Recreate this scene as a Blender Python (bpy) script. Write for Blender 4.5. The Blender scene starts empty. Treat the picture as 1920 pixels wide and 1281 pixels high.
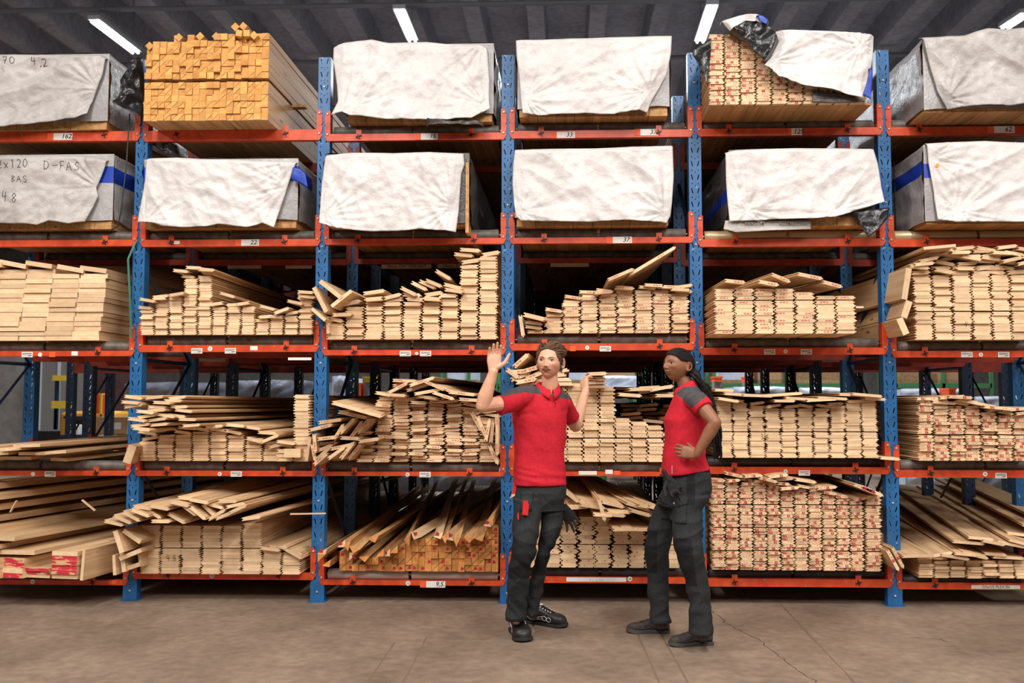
import bpy, bmesh, math, random
import numpy as np
from mathutils import Vector, Matrix, noise
from mathutils.bvhtree import BVHTree
random.seed(7)
SC = bpy.context.scene
COL = SC.collection
PI = math.pi
# ---------------------------------------------------------------- camera
F, CX, CY = 1762.3746, 999.61, 640.5
YAW, PITCH, ROLL = 0.0348, 0.0622, 0.0001
CAM = Vector((0.4235, -6.8155, 1.45))
cy_, sy_, cp_, sp_ = math.cos(YAW), math.sin(YAW), math.cos(PITCH), math.sin(PITCH)
FW = Vector((-sy_*cp_, cy_*cp_, sp_)); RT = Vector((cy_, sy_, 0.)); UP = RT.cross(FW)
def ray(px, py):
    return RT*((px-CX)/F) - UP*((py-CY)/F) + FW
def P(px, py, Y=0.0):
    d = ray(px, py); t = (Y-CAM.y)/d.y
    return CAM + d*t
def PG(px, py, Z=0.0):
    d = ray(px, py); t = (Z-CAM.z)/d.z
    return CAM + d*t
def px_of(p):
    d = Vector(p)-CAM; z = d.dot(FW)
    return CX + F*d.dot(RT)/z, CY - F*d.dot(UP)/z
cam = bpy.data.cameras.new('camera'); camo = bpy.data.objects.new('camera', cam); COL.objects.link(camo)
m = Matrix.Identity(4)
for i in range(3):
    m[i][0], m[i][1], m[i][2], m[i][3] = RT[i], UP[i], -FW[i], CAM[i]
camo.matrix_world = m
cam.sensor_width = 36; cam.lens = 36*F/1920; cam.shift_x = -(CX-960)/1920; cam.clip_end = 200
cam.dof.use_dof = True; cam.dof.focus_distance = 6.2; cam.dof.aperture_fstop = 3.5
SC.camera = camo
SC.view_settings.view_transform = 'Standard'; SC.view_settings.look = 'None'
SC.view_settings.gamma = 1; SC.view_settings.use_curve_mapping = False
SC.view_settings.exposure = -0.1

# ---------------------------------------------------------------- helpers
def srgb(r, g, b):
    f = lambda c: (c/255/12.92) if c/255 <= .04045 else ((c/255+.055)/1.055)**2.4
    return (f(r), f(g), f(b), 1)
def link(o, parent=None):
    COL.objects.link(o)
    if parent: o.parent = parent
    return o
def tag(o, label=None, cat=None, group=None, kind=None):
    if label: o['label'] = label
    if cat: o['category'] = cat
    if group: o['group'] = group
    if kind: o['kind'] = kind
    return o
def empty(name, loc=(0, 0, 0), rz=0):
    o = bpy.data.objects.new(name, None); o.location = loc; o.rotation_euler = (0, 0, rz); o.empty_display_size = .1
    return link(o)
def copy_tree(o, parent=None):
    c = o.copy(); COL.objects.link(c)
    if parent is not None: c.parent = parent
    for ch in list(o.children): copy_tree(ch, c)
    return c
class MB:
    """collects polygons, builds ONE mesh"""
    def __init__(s): s.v = []; s.f = []; s.m = []; s.sm = []
    def add(s, vs, fs, mi=0, smooth=False):
        n = len(s.v); s.v += [tuple(v) for v in vs]
        for f in fs: s.f.append([n+i for i in f]); s.m.append(mi); s.sm.append(smooth)
        return s
    def box(s, x0, x1, y0, y1, z0, z1, mi=0, M=None):
        vs = [Vector((x, y, z)) for z in (z0, z1) for y in (y0, y1) for x in (x0, x1)]
        if M is not None: vs = [M @ v for v in vs]
        return s.add(vs, [(0, 2, 3, 1), (4, 5, 7, 6), (0, 1, 5, 4), (2, 6, 7, 3), (0, 4, 6, 2), (1, 3, 7, 5)], mi)
    def tube(s, pts, rads, n=8, mi=0, cap=True, smooth=True, flat=1.0):
        pts = [Vector(p) for p in pts]
        if not hasattr(rads, '__len__'): rads = [rads]*len(pts)
        rings = []; up = None
        for i, p in enumerate(pts):
            d = (pts[min(i+1, len(pts)-1)] - pts[max(i-1, 0)])
            if d.length < 1e-9: d = Vector((0, 0, 1))
            d.normalize()
            if up is None: up = Vector((0, 0, 1)) if abs(d.z) < .9 else Vector((1, 0, 0))
            a = d.cross(up)
            if a.length < 1e-6: a = d.orthogonal()
            a.normalize(); b = a.cross(d); up = b
            rings.append([p + (a*math.cos(t)+b*math.sin(t)*flat)*rads[i] for t in [2*PI*k/n for k in range(n)]])
        vs = [v for r in rings for v in r]; fs = []
        for i in range(len(rings)-1):
            for k in range(n):
                fs.append((i*n+k, i*n+(k+1) % n, (i+1)*n+(k+1) % n, (i+1)*n+k))
        s.add(vs, fs, mi, smooth)
        if cap:
            s.add(rings[0], [tuple(range(n))], mi); s.add(rings[-1], [tuple(range(n-1, -1, -1))], mi)
        return s
    def prism(s, poly, y0, y1, mi=0, M=None, mcap=None):
        """poly in xz (counter clockwise seen from -y), extruded along y"""
        n = len(poly)
        vs = [Vector((x, y0, z)) for x, z in poly]+[Vector((x, y1, z)) for x, z in poly]
        if M is not None: vs = [M @ v for v in vs]
        s.add(vs, [(i, i+n, (i+1) % n+n, (i+1) % n) for i in range(n)], mi)
        mc = mi if mcap is None else mcap
        s.add(vs[:n], [tuple(range(n))], mc); s.add(vs[n:], [tuple(range(n-1, -1, -1))], mc)
        return s
    def mesh(s, name, mats):
        me = bpy.data.meshes.new(name); me.from_pydata(s.v, [], s.f); 
        for mt in (mats if isinstance(mats, (list, tuple)) else [mats]): me.materials.append(mt)
        me.polygons.foreach_set('material_index', s.m); me.polygons.foreach_set('use_smooth', s.sm)
        me.update(); return me
    def build(s, name, mats, parent=None, recalc=False):
        me = s.mesh(name, mats)
        if recalc:
            bm = bmesh.new(); bm.from_mesh(me); bmesh.ops.recalc_face_normals(bm, faces=bm.faces); bm.to_mesh(me); bm.free()
        return link(bpy.data.objects.new(name, me), parent)
def rot(axis, ang): return Matrix.Rotation(ang, 4, axis)
def trs(x, y, z): return Matrix.Translation((x, y, z))

# ---------------------------------------------------------------- materials
MATS = {}
def mat(name, color, rough=.6, metal=0., build=None, spec=.5):
    m = bpy.data.materials.new(name); m.use_nodes = True
    nt = m.node_tree; b = nt.nodes['Principled BSDF']
    b.inputs['Base Color'].default_value = color; b.inputs['Roughness'].default_value = rough
    b.inputs['Metallic'].default_value = metal; b.inputs['Specular IOR Level'].default_value = spec
    if build: build(nt, b)
    MATS[name] = m; return m
def nd(nt, t, **k):
    n = nt.nodes.new(t)
    for a, v in k.items():
        if a.startswith('i_'): n.inputs[a[2:].replace('_', ' ')].default_value = v
        else: setattr(n, a, v)
    return n
def ramp(nt, src, stops):
    r = nt.nodes.new('ShaderNodeValToRGB'); el = r.color_ramp.elements
    while len(el) < len(stops): el.new(.5)
    for e, (p, c) in zip(el, stops): e.position = p; e.color = c
    nt.links.new(src, r.inputs[0]); return r.outputs[0]
def mixc(nt, a, b, fac, mode='MIX'):
    n = nt.nodes.new('ShaderNodeMix'); n.data_type = 'RGBA'; n.blend_type = mode
    for s, v in ((n.inputs[0], fac), (n.inputs[6], a), (n.inputs[7], b)):
        if hasattr(v, 'is_linked') or hasattr(v, 'links'): nt.links.new(v, s)
        else: s.default_value = v
    return n.outputs[2]
def coords(nt, scale=(1, 1, 1), kind='Object'):
    tc = nt.nodes.new('ShaderNodeTexCoord'); mp = nt.nodes.new('ShaderNodeMapping')
    mp.inputs['Scale'].default_value = scale; nt.links.new(tc.outputs[kind], mp.inputs[0]); return mp
def randval(nt):
    oi = nt.nodes.new('ShaderNodeObjectInfo'); g = nt.nodes.new('ShaderNodeNewGeometry')
    a = nt.nodes.new('ShaderNodeMath'); a.operation = 'ADD'
    nt.links.new(oi.outputs['Random'], a.inputs[0]); nt.links.new(g.outputs['Random Per Island'], a.inputs[1])
    f = nt.nodes.new('ShaderNodeMath'); f.operation = 'FRACT'; nt.links.new(a.outputs[0], f.inputs[0])
    return f.outputs[0]
def bump(nt, b, h, strength=.3, dist=.01):
    n = nt.nodes.new('ShaderNodeBump'); n.inputs['Strength'].default_value = strength; n.inputs['Distance'].default_value = dist
    nt.links.new(h, n.inputs['Height']); nt.links.new(n.outputs[0], b.inputs['Normal'])
def wood(name, c1, c2, dark=.82, grain=(28, 1.1, 28), knots=True, rough=.62):
    def bld(nt, b):
        mp = coords(nt, grain); rv = randval(nt)
        off = nd(nt, 'ShaderNodeVectorMath', operation='ADD')
        sc = nd(nt, 'ShaderNodeMath', operation='MULTIPLY'); nt.links.new(rv, sc.inputs[0]); sc.inputs[1].default_value = 37
        nt.links.new(mp.outputs[0], off.inputs[0]); nt.links.new(sc.outputs[0], off.inputs[1])
        n = nd(nt, 'ShaderNodeTexNoise', i_Scale=1.0, i_Detail=3.0, i_Distortion=.6); nt.links.new(off.outputs[0], n.inputs['Vector'])
        col = ramp(nt, n.outputs[0], [(.3, c2), (.62, c1)])
        v = nd(nt, 'ShaderNodeMapRange'); nt.links.new(rv, v.inputs[0]); v.inputs[3].default_value = dark; v.inputs[4].default_value = 1.08
        col = mixc(nt, col, v.outputs[0], 1.0, 'MULTIPLY')
        if knots:
            mk = coords(nt, (9, 2.2, 9)); of2 = nd(nt, 'ShaderNodeVectorMath', operation='ADD')
            nt.links.new(mk.outputs[0], of2.inputs[0]); nt.links.new(sc.outputs[0], of2.inputs[1])
            vo = nd(nt, 'ShaderNodeTexVoronoi', i_Scale=1.0); nt.links.new(of2.outputs[0], vo.inputs['Vector'])
            kf = ramp(nt, vo.outputs['Distance'], [(.07, (1, 1, 1, 1)), (.13, (0, 0, 0, 1))])
            col = mixc(nt, col, tuple(x*.45 for x in c2[:3])+(1,), kf)
        nt.links.new(col, b.inputs['Base Color'])
        bump(nt, b, n.outputs[0], .15, .002)
    return mat(name, c1, rough, 0, bld, .3)
W_SIDE = wood('pine_face', srgb(226, 192, 150), srgb(200, 158, 114))
W_END = wood('pine_end', srgb(242, 208, 168), srgb(230, 192, 148), .76, (16, 10, 30), False, .75)
W_SIDE2 = wood('pine_face_warm', srgb(214, 170, 118), srgb(178, 128, 78))
W_END2 = wood('spruce_end_orange', srgb(232, 172, 100), srgb(216, 148, 76), .74, (16, 10, 30), False, .75)
W_END3 = wood('batten_end_amber', srgb(222, 154, 86), srgb(204, 130, 64), .72, (16, 10, 30), False, .75)
W_BUN = wood('bundle_wood', srgb(206, 158, 104), srgb(168, 118, 70))
RED_INK = mat('red_stamp_ink', srgb(178, 34, 44), .7)
BLK_INK = mat('black_marker_ink', srgb(48, 42, 42), .7)
def redpaint(nt, b):
    mp = coords(nt, (9, 9, 38)); rv = randval(nt)
    off = nd(nt, 'ShaderNodeVectorMath', operation='ADD'); sc = nd(nt, 'ShaderNodeMath', operation='MULTIPLY'); nt.links.new(rv, sc.inputs[0]); sc.inputs[1].default_value = 31
    nt.links.new(mp.outputs[0], off.inputs[0]); nt.links.new(sc.outputs[0], off.inputs[1])
    n = nd(nt, 'ShaderNodeTexNoise', i_Scale=1.0, i_Detail=4.0); nt.links.new(off.outputs[0], n.inputs['Vector'])
    col = ramp(nt, n.outputs[0], [(.44, srgb(222, 176, 130)), (.5, srgb(205, 52, 66))]); nt.links.new(col, b.inputs['Base Color'])
W_RED = mat('red_painted_end', srgb(205, 52, 66), .7, 0, redpaint, .3)
def painted(name, c, c2, scale=14, rough=.42, lo=.62, hi=.7, chips=None):
    def bld(nt, b):
        mp = coords(nt, (1, 1, 1), 'Object'); n = nd(nt, 'ShaderNodeTexNoise', i_Scale=scale, i_Detail=6.0)
        nt.links.new(mp.outputs[0], n.inputs['Vector'])
        col = ramp(nt, n.outputs[0], [(.35, c), (.62, c2)])
        if chips:
            n2 = nd(nt, 'ShaderNodeTexNoise', i_Scale=scale*2.2, i_Detail=5.0); nt.links.new(mp.outputs[0], n2.inputs['Vector'])
            f = ramp(nt, n2.outputs[0], [(.69, (0, 0, 0, 1)), (.715, (1, 1, 1, 1))])
            col = mixc(nt, col, chips, f)
        nt.links.new(col, b.inputs['Base Color'])
    return mat(name, c, rough, 0, bld)
M_BLUE = painted('blue_rack_paint', srgb(38, 104, 160), srgb(32, 90, 144), 9, .4, chips=srgb(120, 150, 175))
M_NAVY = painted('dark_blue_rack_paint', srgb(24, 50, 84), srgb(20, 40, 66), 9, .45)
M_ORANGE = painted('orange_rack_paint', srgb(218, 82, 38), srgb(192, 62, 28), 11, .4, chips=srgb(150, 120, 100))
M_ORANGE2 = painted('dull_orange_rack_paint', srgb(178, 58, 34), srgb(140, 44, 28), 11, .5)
M_ROLL = painted('grey_roller_steel', srgb(112, 104, 96), srgb(84, 78, 72), 20, .5)
M_ROLLB = painted('black_roller_rubber', srgb(58, 56, 56), srgb(44, 42, 42), 20, .5)
M_CHROME = mat('bare_steel_roller', srgb(196, 190, 180), .32, .25)
M_BRASS = mat('yellowed_steel_roller', srgb(190, 172, 132), .34, .25)
M_BOLT = mat('zinc_bolt', srgb(205, 200, 190), .35, .6)
M_BLACK = mat('black_plastic', srgb(26, 25, 26), .5)
M_PAPER = mat('white_label_paper', srgb(232, 226, 220), .6)
M_ORTAG = mat('orange_label_paper', srgb(240, 92, 40), .6)
M_GREYINK = mat('grey_print', srgb(130, 126, 122), .7)
M_TXT = mat('black_print', srgb(30, 28, 28), .7)

# ---------------------------------------------------------------- text
def text_polys(s, size, bold=0.0, shear=0.0):
    cu = bpy.data.curves.new('t', 'FONT'); cu.body = s; cu.size = size; cu.align_x = 'CENTER'; cu.align_y = 'CENTER'; cu.offset = bold; cu.shear = shear
    cu.resolution_u = 2
    o = bpy.data.objects.new('t', cu); COL.objects.link(o)
    dg = bpy.context.evaluated_depsgraph_get(); me = bpy.data.meshes.new_from_object(o.evaluated_get(dg))
    vs = [tuple(v.co) for v in me.vertices]; fs = [tuple(p.vertices) for p in me.polygons]
    bpy.data.objects.remove(o); bpy.data.curves.remove(cu); bpy.data.meshes.remove(me)
    return vs, fs
def add_text(mb, s, size, M, mi, bold=0., shear=0., mirror=False):
    """text drawn in its local xz plane, facing -y"""
    vs, fs = text_polys(s, size, bold, shear)
    k = -1 if mirror else 1
    mb.add([M @ Vector((k*x, 0, y)) for x, y, z in vs], [f if k > 0 else tuple(reversed(f)) for f in fs], mi)
# ---------------------------------------------------------------- racks
W = 1.3706
UX = {i: (i-3)*W for i in range(0, 7)}
BAYN = {0: 'leftmost bay', 1: 'second bay from the left', 2: 'third bay from the left', 3: 'bay behind the two people', 4: 'bay just right of the woman', 5: 'rightmost bay'}
LVN = {'A': 'top', 'B': 'second highest', 'C': 'middle', 'D': 'second lowest', 'E': 'lowest'}
UPN = {0: 'off the left edge', 1: 'first from the left', 2: 'second from the left', 3: 'third from the left, behind the man', 4: 'fourth from the left, behind the woman', 5: 'fifth from the left', 6: 'at the right edge'}
BT = {'A': [247, 244, 250, 244, 240, 237], 'B': [450, 449, 447, 445, 448, 448], 'C': [658, 647, 656, 644, 652, 658],
      'D': [883, 883, 885, 885, 876, 882], 'E': [1088, 1074, 1089, 1083, 1086, 1093]}
BB = {'A': [265, 264, 263, 258, 254, 253], 'B': [462, 462, 458, 456, 462, 462], 'C': [668, 660, 666, 657, 665, 670],
      'D': [892, 893, 893, 893, 889, 896], 'E': [1097, 1087, 1098, 1094, 1101, 1106]}
BXC = [115, 430, 775, 1125, 1480, 1810]
BFY = -.012
def zt(l, b): return P(BXC[b], BT[l][b], BFY).z
def zb(l, b): return P(BXC[b], BB[l][b], BFY).z
FR = [0.0, .9876, 1.9686, 2.95]
PW = .094
def post_mesh(name, ztop, m, holes=True):
    mb = MB(); hw = PW/2; D = .075
    per = .1; n = int(ztop/per)
    def period(z0):
        bm = bmesh.new(); loops = []
        def loop(pts):
            vs = [bm.verts.new((x, 0, z)) for x, z in pts]
            for i in range(len(vs)): bm.edges.new((vs[i], vs[(i+1) % len(vs)]))
        loop([(-hw, 0), (hw, 0), (hw, per), (-hw, per)])
        for s in (-1, 1):
            a = [(s*.031, .088), (s*.024, .09), (s*.0135, .052), (s*.0205, .05)]
            loop(a)
            loop([(s*.0225+.0045*math.cos(t), .022+.0045*math.sin(t)) for t in [k*PI/3 for k in range(6)]])
        loop([(.0042*math.cos(t), .008+.0042*math.sin(t)) for t in [k*PI/3 for k in range(6)]])
        bmesh.ops.triangle_fill(bm, use_beauty=True, use_dissolve=False, edges=bm.edges[:], normal=(0, -1, 0))
        vs = [v.co.copy() for v in bm.verts]; bm.verts.index_update(); fs = [[v.index for v in f.verts] for f in bm.faces]
        bm.free(); return vs, fs
    if holes:
        vs, fs = period(0)
        z0 = ztop - n*per
        mb.add([(-hw, 0, 0), (hw, 0, 0), (hw, 0, z0), (-hw, 0, z0)], [(0, 1, 2, 3)])
        for k in range(n):
            mb.add([(v.x, 0, v.z+z0+k*per) for v in vs], fs)
    else:
        mb.add([(-hw, 0, 0), (hw, 0, 0), (hw, 0, ztop), (-hw, 0, ztop)], [(0, 1, 2, 3)])
    for s in (-1, 1):
        mb.box(s*hw-(.0015 if s > 0 else 0), s*hw+(0 if s > 0 else .0015), 0, D, 0, ztop)
        mb.box(s*hw-(.02 if s > 0 else 0), s*hw+(0 if s > 0 else .02), D, D+.002, 0, ztop)
    return mb.mesh(name, [m])
ZTOP = 4.005
PM = {}
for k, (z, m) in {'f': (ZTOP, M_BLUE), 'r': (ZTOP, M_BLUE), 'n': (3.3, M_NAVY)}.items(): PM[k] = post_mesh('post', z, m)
def bolt_mesh():
    mb = MB(); mb.tube([(0, 0, 0), (0, -.006, 0), (0, -.008, 0)], [.0085, .0085, .005], 8); return mb.mesh('bolt', [M_BOLT])
BOLT = bolt_mesh()
def put(me, name, parent=None, loc=(0, 0, 0)):
    o = bpy.data.objects.new(name, me); o.location = loc; return link(o, parent)
foot = MB(); foot.box(-.065, .065, -.03, .1, 0, .006); foot.box(-PW/2-.004, PW/2+.004, -.004, .0, 0, .14); FOOT = foot.mesh('base_plate', [M_BLUE])
for i in range(0, 7):
    for f in (0, 1):
        y0, y1 = FR[2*f], FR[2*f+1]
        if i == 6 and f == 0: pass
        t = empty('rack_upright_frame', (UX[i], y0, 0))
        row = 'front' if f == 0 else 'rear'
        tag(t, f'{"blue" if f==0 else "dark blue"} perforated rack upright in the {row} row, {UPN[i]}', 'rack upright', 'rack upright frames')
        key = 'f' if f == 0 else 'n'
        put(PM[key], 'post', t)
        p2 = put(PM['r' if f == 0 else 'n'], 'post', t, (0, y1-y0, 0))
        put(FOOT, 'base_plate', t); put(FOOT, 'base_plate', t, (0, y1-y0, 0))
        br = MB(); zz = .25; s = 0; D = y1-y0
        while zz < (3.9 if f == 0 else 3.1)-.7:
            a, b = (.05, D-.0) if s else (D-.0, .05)
            br.tube([(0, a, zz), (0, b, zz+.75)], .014, 4, smooth=False); zz += .75; s = 1-s
        for z in (.2, 1.75, ): br.tube([(0, .05, z), (0, D, z)], .014, 4, smooth=False)
        br.build('brace', M_NAVY, t)
        if f == 0:
            for (dx, z) in ((0, .07), (0, 1.72), (0, .72), (0, 2.58+.3*(i % 2)), (0, 3.78)): put(BOLT, 'bolt', t, (dx, -.004 if z < .1 else 0, z))
# beams
def conn_poly(side, h):
    # plate on the face of a post; outer edge straight, inner edge wavy
    w = .037; pts = [(0, 0), (w*.45, 0), (w, .035), (w*.8, .055), (w, .075), (w*1.05, h*.45), (w*.75, h*.5), (w, h*.56), (w*1.0, h*.8), (w*.78, h*.86), (w*.95, h*.9), (w*.5, h), (0, h)]
    return [(side*(-x), z) for x, z in pts]
def beam(b, l, f, zt_, zb_, m, label, knobs=True, roller=True):
    x0, x1 = UX[b]+PW/2, UX[b+1]-PW/2
    y = FR[f]; t = empty('rack_beam', ((x0+x1)/2, y, zb_)); tag(t, label, 'rack beam', 'orange rack beams' if f == 0 else 'rear rack beams')
    L = (x1-x0)/2; h = zt_-zb_
    mb = MB(); mb.box(-L, L, BFY, .035, 0, h); mb.build('beam_rail', m, t)
    for s in (-1, 1):
        H = .23; c = MB()
        # plate in front of post face
        poly = [(x+s*(L), z) for x, z in conn_poly(-s, H)]
        if s > 0: poly = list(reversed(poly))
        c.prism(poly[::-1] if s < 0 else poly[::-1], -.009, -.004)
        c.box(*(sorted((s*L, s*(L-.004)))), -.009, .05, -.005, H)
        o = c.build('end_connector', m, t, recalc=True)
        if f == 0:
            for z in (.05, .205):
                bo = put(BOLT, 'bolt', o, (s*(L+.016), -.009, z))
    if knobs and f == 0:
        for u in (.17, .83):
            x = -L+2*L*u+random.uniform(-.02, .02)
            k = MB(); k.box(x-.02, x+.02, -.016, -.0115, h*.3, h+.03); k.build('bracket_tab', m, t)
            s_ = MB(); n = 8
            a = [(x+(.024 if j % 2 == 0 else .007)*math.cos(j*PI/4+.3), h*.62+(.024 if j % 2 == 0 else .007)*math.sin(j*PI/4+.3)) for j in range(8)]
            s_.prism(a, -.028, -.017); s_.build('star_knob', M_BLACK, t, recalc=True)
    return t
RW = 2*(W/2-PW/2)-.03
def roller_obj(x0, x1, y, ztop, m, label, r=.04):
    n = 24; mb = MB(); mb.tube([(x0, 0, 0), (x0+.004, 0, 0), (x1-.004, 0, 0), (x1, 0, 0)], [r*.9, r, r, r*.9], n)
    t = mb.build('roller', m); t.location = (0, y, ztop-r); tag(t, label, 'roller', 'shelf rollers')
    ax = MB(); ax.tube([(x0-.012, 0, 0), (x1+.012, 0, 0)], .009, 8); ax.build('axle', M_BOLT, t)
    return t
ROLLTOP = {}
roll_m = {('B', 4): M_BRASS, ('B', 5): M_BRASS, ('E', 2): M_CHROME, ('E', 3): M_ROLLB, ('E', 4): M_ROLLB, ('E', 5): M_ROLLB, ('D', 4): M_ROLLB}
for l in 'ABCDE':
    for b in range(6):
        top, bot = zt(l, b), zb(l, b)
        beam(b, l, 0, top, bot, M_ORANGE, f'orange front beam of the {LVN[l]} shelf, {BAYN[b]}')
        if b in (0, 1, 2, 3, 4, 5):
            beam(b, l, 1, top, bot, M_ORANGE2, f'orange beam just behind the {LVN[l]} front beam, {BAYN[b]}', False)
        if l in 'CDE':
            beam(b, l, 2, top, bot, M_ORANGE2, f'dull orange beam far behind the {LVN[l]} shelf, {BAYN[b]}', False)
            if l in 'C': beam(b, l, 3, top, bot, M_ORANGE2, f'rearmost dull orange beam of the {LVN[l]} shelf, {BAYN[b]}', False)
        rt = top+.072
        ROLLTOP[l, b] = rt
        if (l, b) in (('A', 0), ('A', 1), ('E', 1)):
            ROLLTOP[l, b] = top+.002; continue
        if (l, b) == ('E', 0): ROLLTOP[l, b] = top+.002; continue
        if l == 'E' and b == 5: rt = top+.045; ROLLTOP[l, b] = rt
        mm = roll_m.get((l, b), M_ROLL)
        xa, xb = UX[b]+PW/2+.02, UX[b+1]-PW/2-.02; xm = (xa+xb)/2-.02
        cn = 'black' if mm == M_ROLLB else 'shiny steel' if mm == M_CHROME else 'yellowed steel' if mm == M_BRASS else 'grey'
        for (u, v, sd) in ((xa, xm-.01, 'left'), (xm+.01, xb, 'right')):
            roller_obj(u, v, .06, rt, mm, f'{cn} roller, {sd} half of the {LVN[l]} shelf, {BAYN[b]}')
        if l in 'BCD':
            roller_obj(xa, xb, FR[1]+.1, rt, M_ROLL, f'grey roller behind the {LVN[l]} shelf, {BAYN[b]}')

# ---------------------------------------------------------------- tags and stickers on the beams
def tag_at(px, py, w, h, txt, kind, label, y=None, tilt=0):
    Y = -.014 if y is None else y
    p = P(px, py, Y); mb = MB(); M = trs(*p) @ rot('Y', tilt)
    t = empty({'price': 'price_tag', 'bar': 'barcode_label', 'dot': 'round_sticker', 'strip': 'paper_strip', 'orange': 'orange_sticker'}[kind], (p.x, p.y, p.z)); t.rotation_euler = (0, tilt, 0)
    tag(t, label, {'price': 'price tag', 'bar': 'label', 'dot': 'sticker', 'strip': 'label strip', 'orange': 'sticker'}[kind])
    k = 1/ (F/ (p-CAM).dot(FW)); w *= k; h *= k
    if kind == 'price':
        a = MB(); a.box(-w*.5, w*.5, -.0008, .0012, -h/2, h/2); a.build('card', M_PAPER, t)
        b_ = MB(); b_.box(-w*.82, -w*.5, -.0006, .0012, -h/2, h/2); b_.build('orange_panel', M_ORTAG, t)
        c = MB(); add_text(c, txt[0], h*1.0, trs(w*.22, -.0014, 0), 0, h*.012, .25); add_text(c, txt[1], h*.42, trs(w*.43, -.0014, h*.2), 0, h*.01)
        c.build('printed_price', M_TXT, t)
    elif kind == 'bar':
        a = MB(); a.box(-w/2, w/2, -.0008, .0012, -h/2, h/2); a.build('card', M_PAPER, t)
        c = MB(); x = -w*.42
        while x < w*.4:
            ww = random.choice((.004, .006, .009))*w*3/.2*.2; c.box(x, x+ww*.5, -.0016, -.0012, h*.08, h*.32); x += ww
        c.box(-w*.42, w*.1, -.0016, -.0012, -h*.05, h*.02); c.box(w*.1, w*.42, -.0016, -.0012, -h*.26, -h*.04); c.box(-w*.4, w*.3, -.0016, -.0012, -h*.38, -h*.33)
        c.build('printed_lines', M_GREYINK, t)
    elif kind == 'dot':
        a = MB(); n = 20; r = w/2
        a.prism([(r*math.cos(-2*PI*i/n), r*math.sin(-2*PI*i/n)) for i in range(n)], -.0012, .0012); a.build('disc', M_PAPER, t, recalc=True)
        if txt: c = MB(); add_text(c, txt, h*.6, trs(0, -.002, 0), 0, h*.01); c.build('printed_mark', M_TXT, t)
    elif kind == 'orange':
        a = MB(); a.box(-w/2, w/2, -.0008, .0012, -h/2, h/2); a.build('square', M_ORTAG, t)
    elif kind == 'strip':
        a = MB(); a.box(-w/2, w/2, -.0008, .0012, -h/2, h/2); a.build('paper', M_PAPER if y is None else mat('old_paper', srgb(190, 170, 150), .7), t)
        if txt: c = MB(); add_text(c, txt, h*1.05, trs(0, -.0014, 0), 0, .0003); c.build('printed_words', M_TXT, t)
    return t
for (px, py, w, h, n, d, lab) in ((118, 256, 36, 13, '162.', '', 'top beam of the leftmost bay'), (805, 256, 32, 12, '15.', '-', 'top beam of the third bay from the left'),
      (1061, 253, 34, 12, '33.', '-', 'top beam behind the people, left half'), (1218, 248, 34, 12, '37.', '-', 'top beam behind the people, right end'),
      (469, 455, 34, 12, '22.', '-', 'second highest beam of the second bay from the left'), (1167, 450, 36, 12, '37.', '-', 'second highest beam behind the people'),
      (1494, 247, 20, 13, '125.', '', 'top beam right of the woman'), (1883, 243, 38, 13, '62.', '-', 'top beam of the rightmost bay'), (817, 1096, 36, 12, '9,5.', '', 'lowest beam of the third bay from the left')):
    tag_at(px, py, w, h, (n, d), 'price', f'price tag reading {n.rstrip(".")} on the {lab}')
for (px, py, lab) in ((51, 665, 'left end of the middle beam in the leftmost bay'), (369, 658, 'middle beam of the second bay, left one of the pair'), (432, 658, 'middle beam of the second bay, right one of the pair'),
      (760, 663, 'middle beam of the third bay, left one of the pair'), (798, 663, 'middle beam of the third bay, right one of the pair'), (1135, 654, "middle beam right of the man's head"),
      (1443, 660, 'middle beam right of the woman, left one of the pair'), (1512, 660, 'middle beam right of the woman, right one of the pair'), (1813, 665, 'middle beam of the rightmost bay, left one of the pair'), (1882, 665, 'middle beam of the rightmost bay, right one of the pair'),
      (94, 889, 'second lowest beam of the leftmost bay'), (443, 889, 'second lowest beam of the second bay'), (797, 890, 'second lowest beam of the third bay'), (1508, 887, 'second lowest beam right of the woman'), (1877, 892, 'second lowest beam of the rightmost bay')):
    tag_at(px, py, 21, 10, '', 'bar', f'barcode label on the {lab}')
for (px, py, s, tx, lab) in ((75, 665, 8, '', 'middle beam of the leftmost bay'), (394, 654, 9, 'o', 'middle beam of the second bay from the left'), (781, 663, 6, 'o', 'middle beam of the third bay between two labels'), (1101, 652, 8, 'n', 'middle beam beside the man'),
      (1473, 659, 8, 'o', 'middle beam between two labels right of the woman'), (1839, 665, 8, 'o', 'middle beam of the rightmost bay'), (62, 889, 8, '', 'second lowest beam of the leftmost bay'), (412, 889, 8, 'n', 'second lowest beam of the second bay'), (764, 890, 8, 'o', 'second lowest beam of the third bay'),
      (1473, 884, 8, 'o', 'second lowest beam right of the woman'), (1847, 889, 9, 'o', 'second lowest beam of the rightmost bay'), (61, 1091, 9, 'o', 'lowest beam of the leftmost bay'), (397, 1080, 9, '10', 'lowest beam of the second bay'), (765, 1094, 9, '12', 'lowest beam of the third bay'), (1181, 1086, 9, '34', 'lowest beam between the two people')):
    tag_at(px, py, s, s, tx, 'dot', f'round white sticker on the {lab}')
for (px, py, w, h, lab) in ((1074, 654, 11, 9, 'middle beam beside the man'), (1157, 887, 12, 8, 'second lowest beam between the people'), (98, 665, 12, 9, 'middle beam of the leftmost bay'), (211, 1092, 14, 8, 'lowest beam of the leftmost bay')):
    tag_at(px, py, w, h, '', 'orange', f'small orange sticker on the {lab}')
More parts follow.
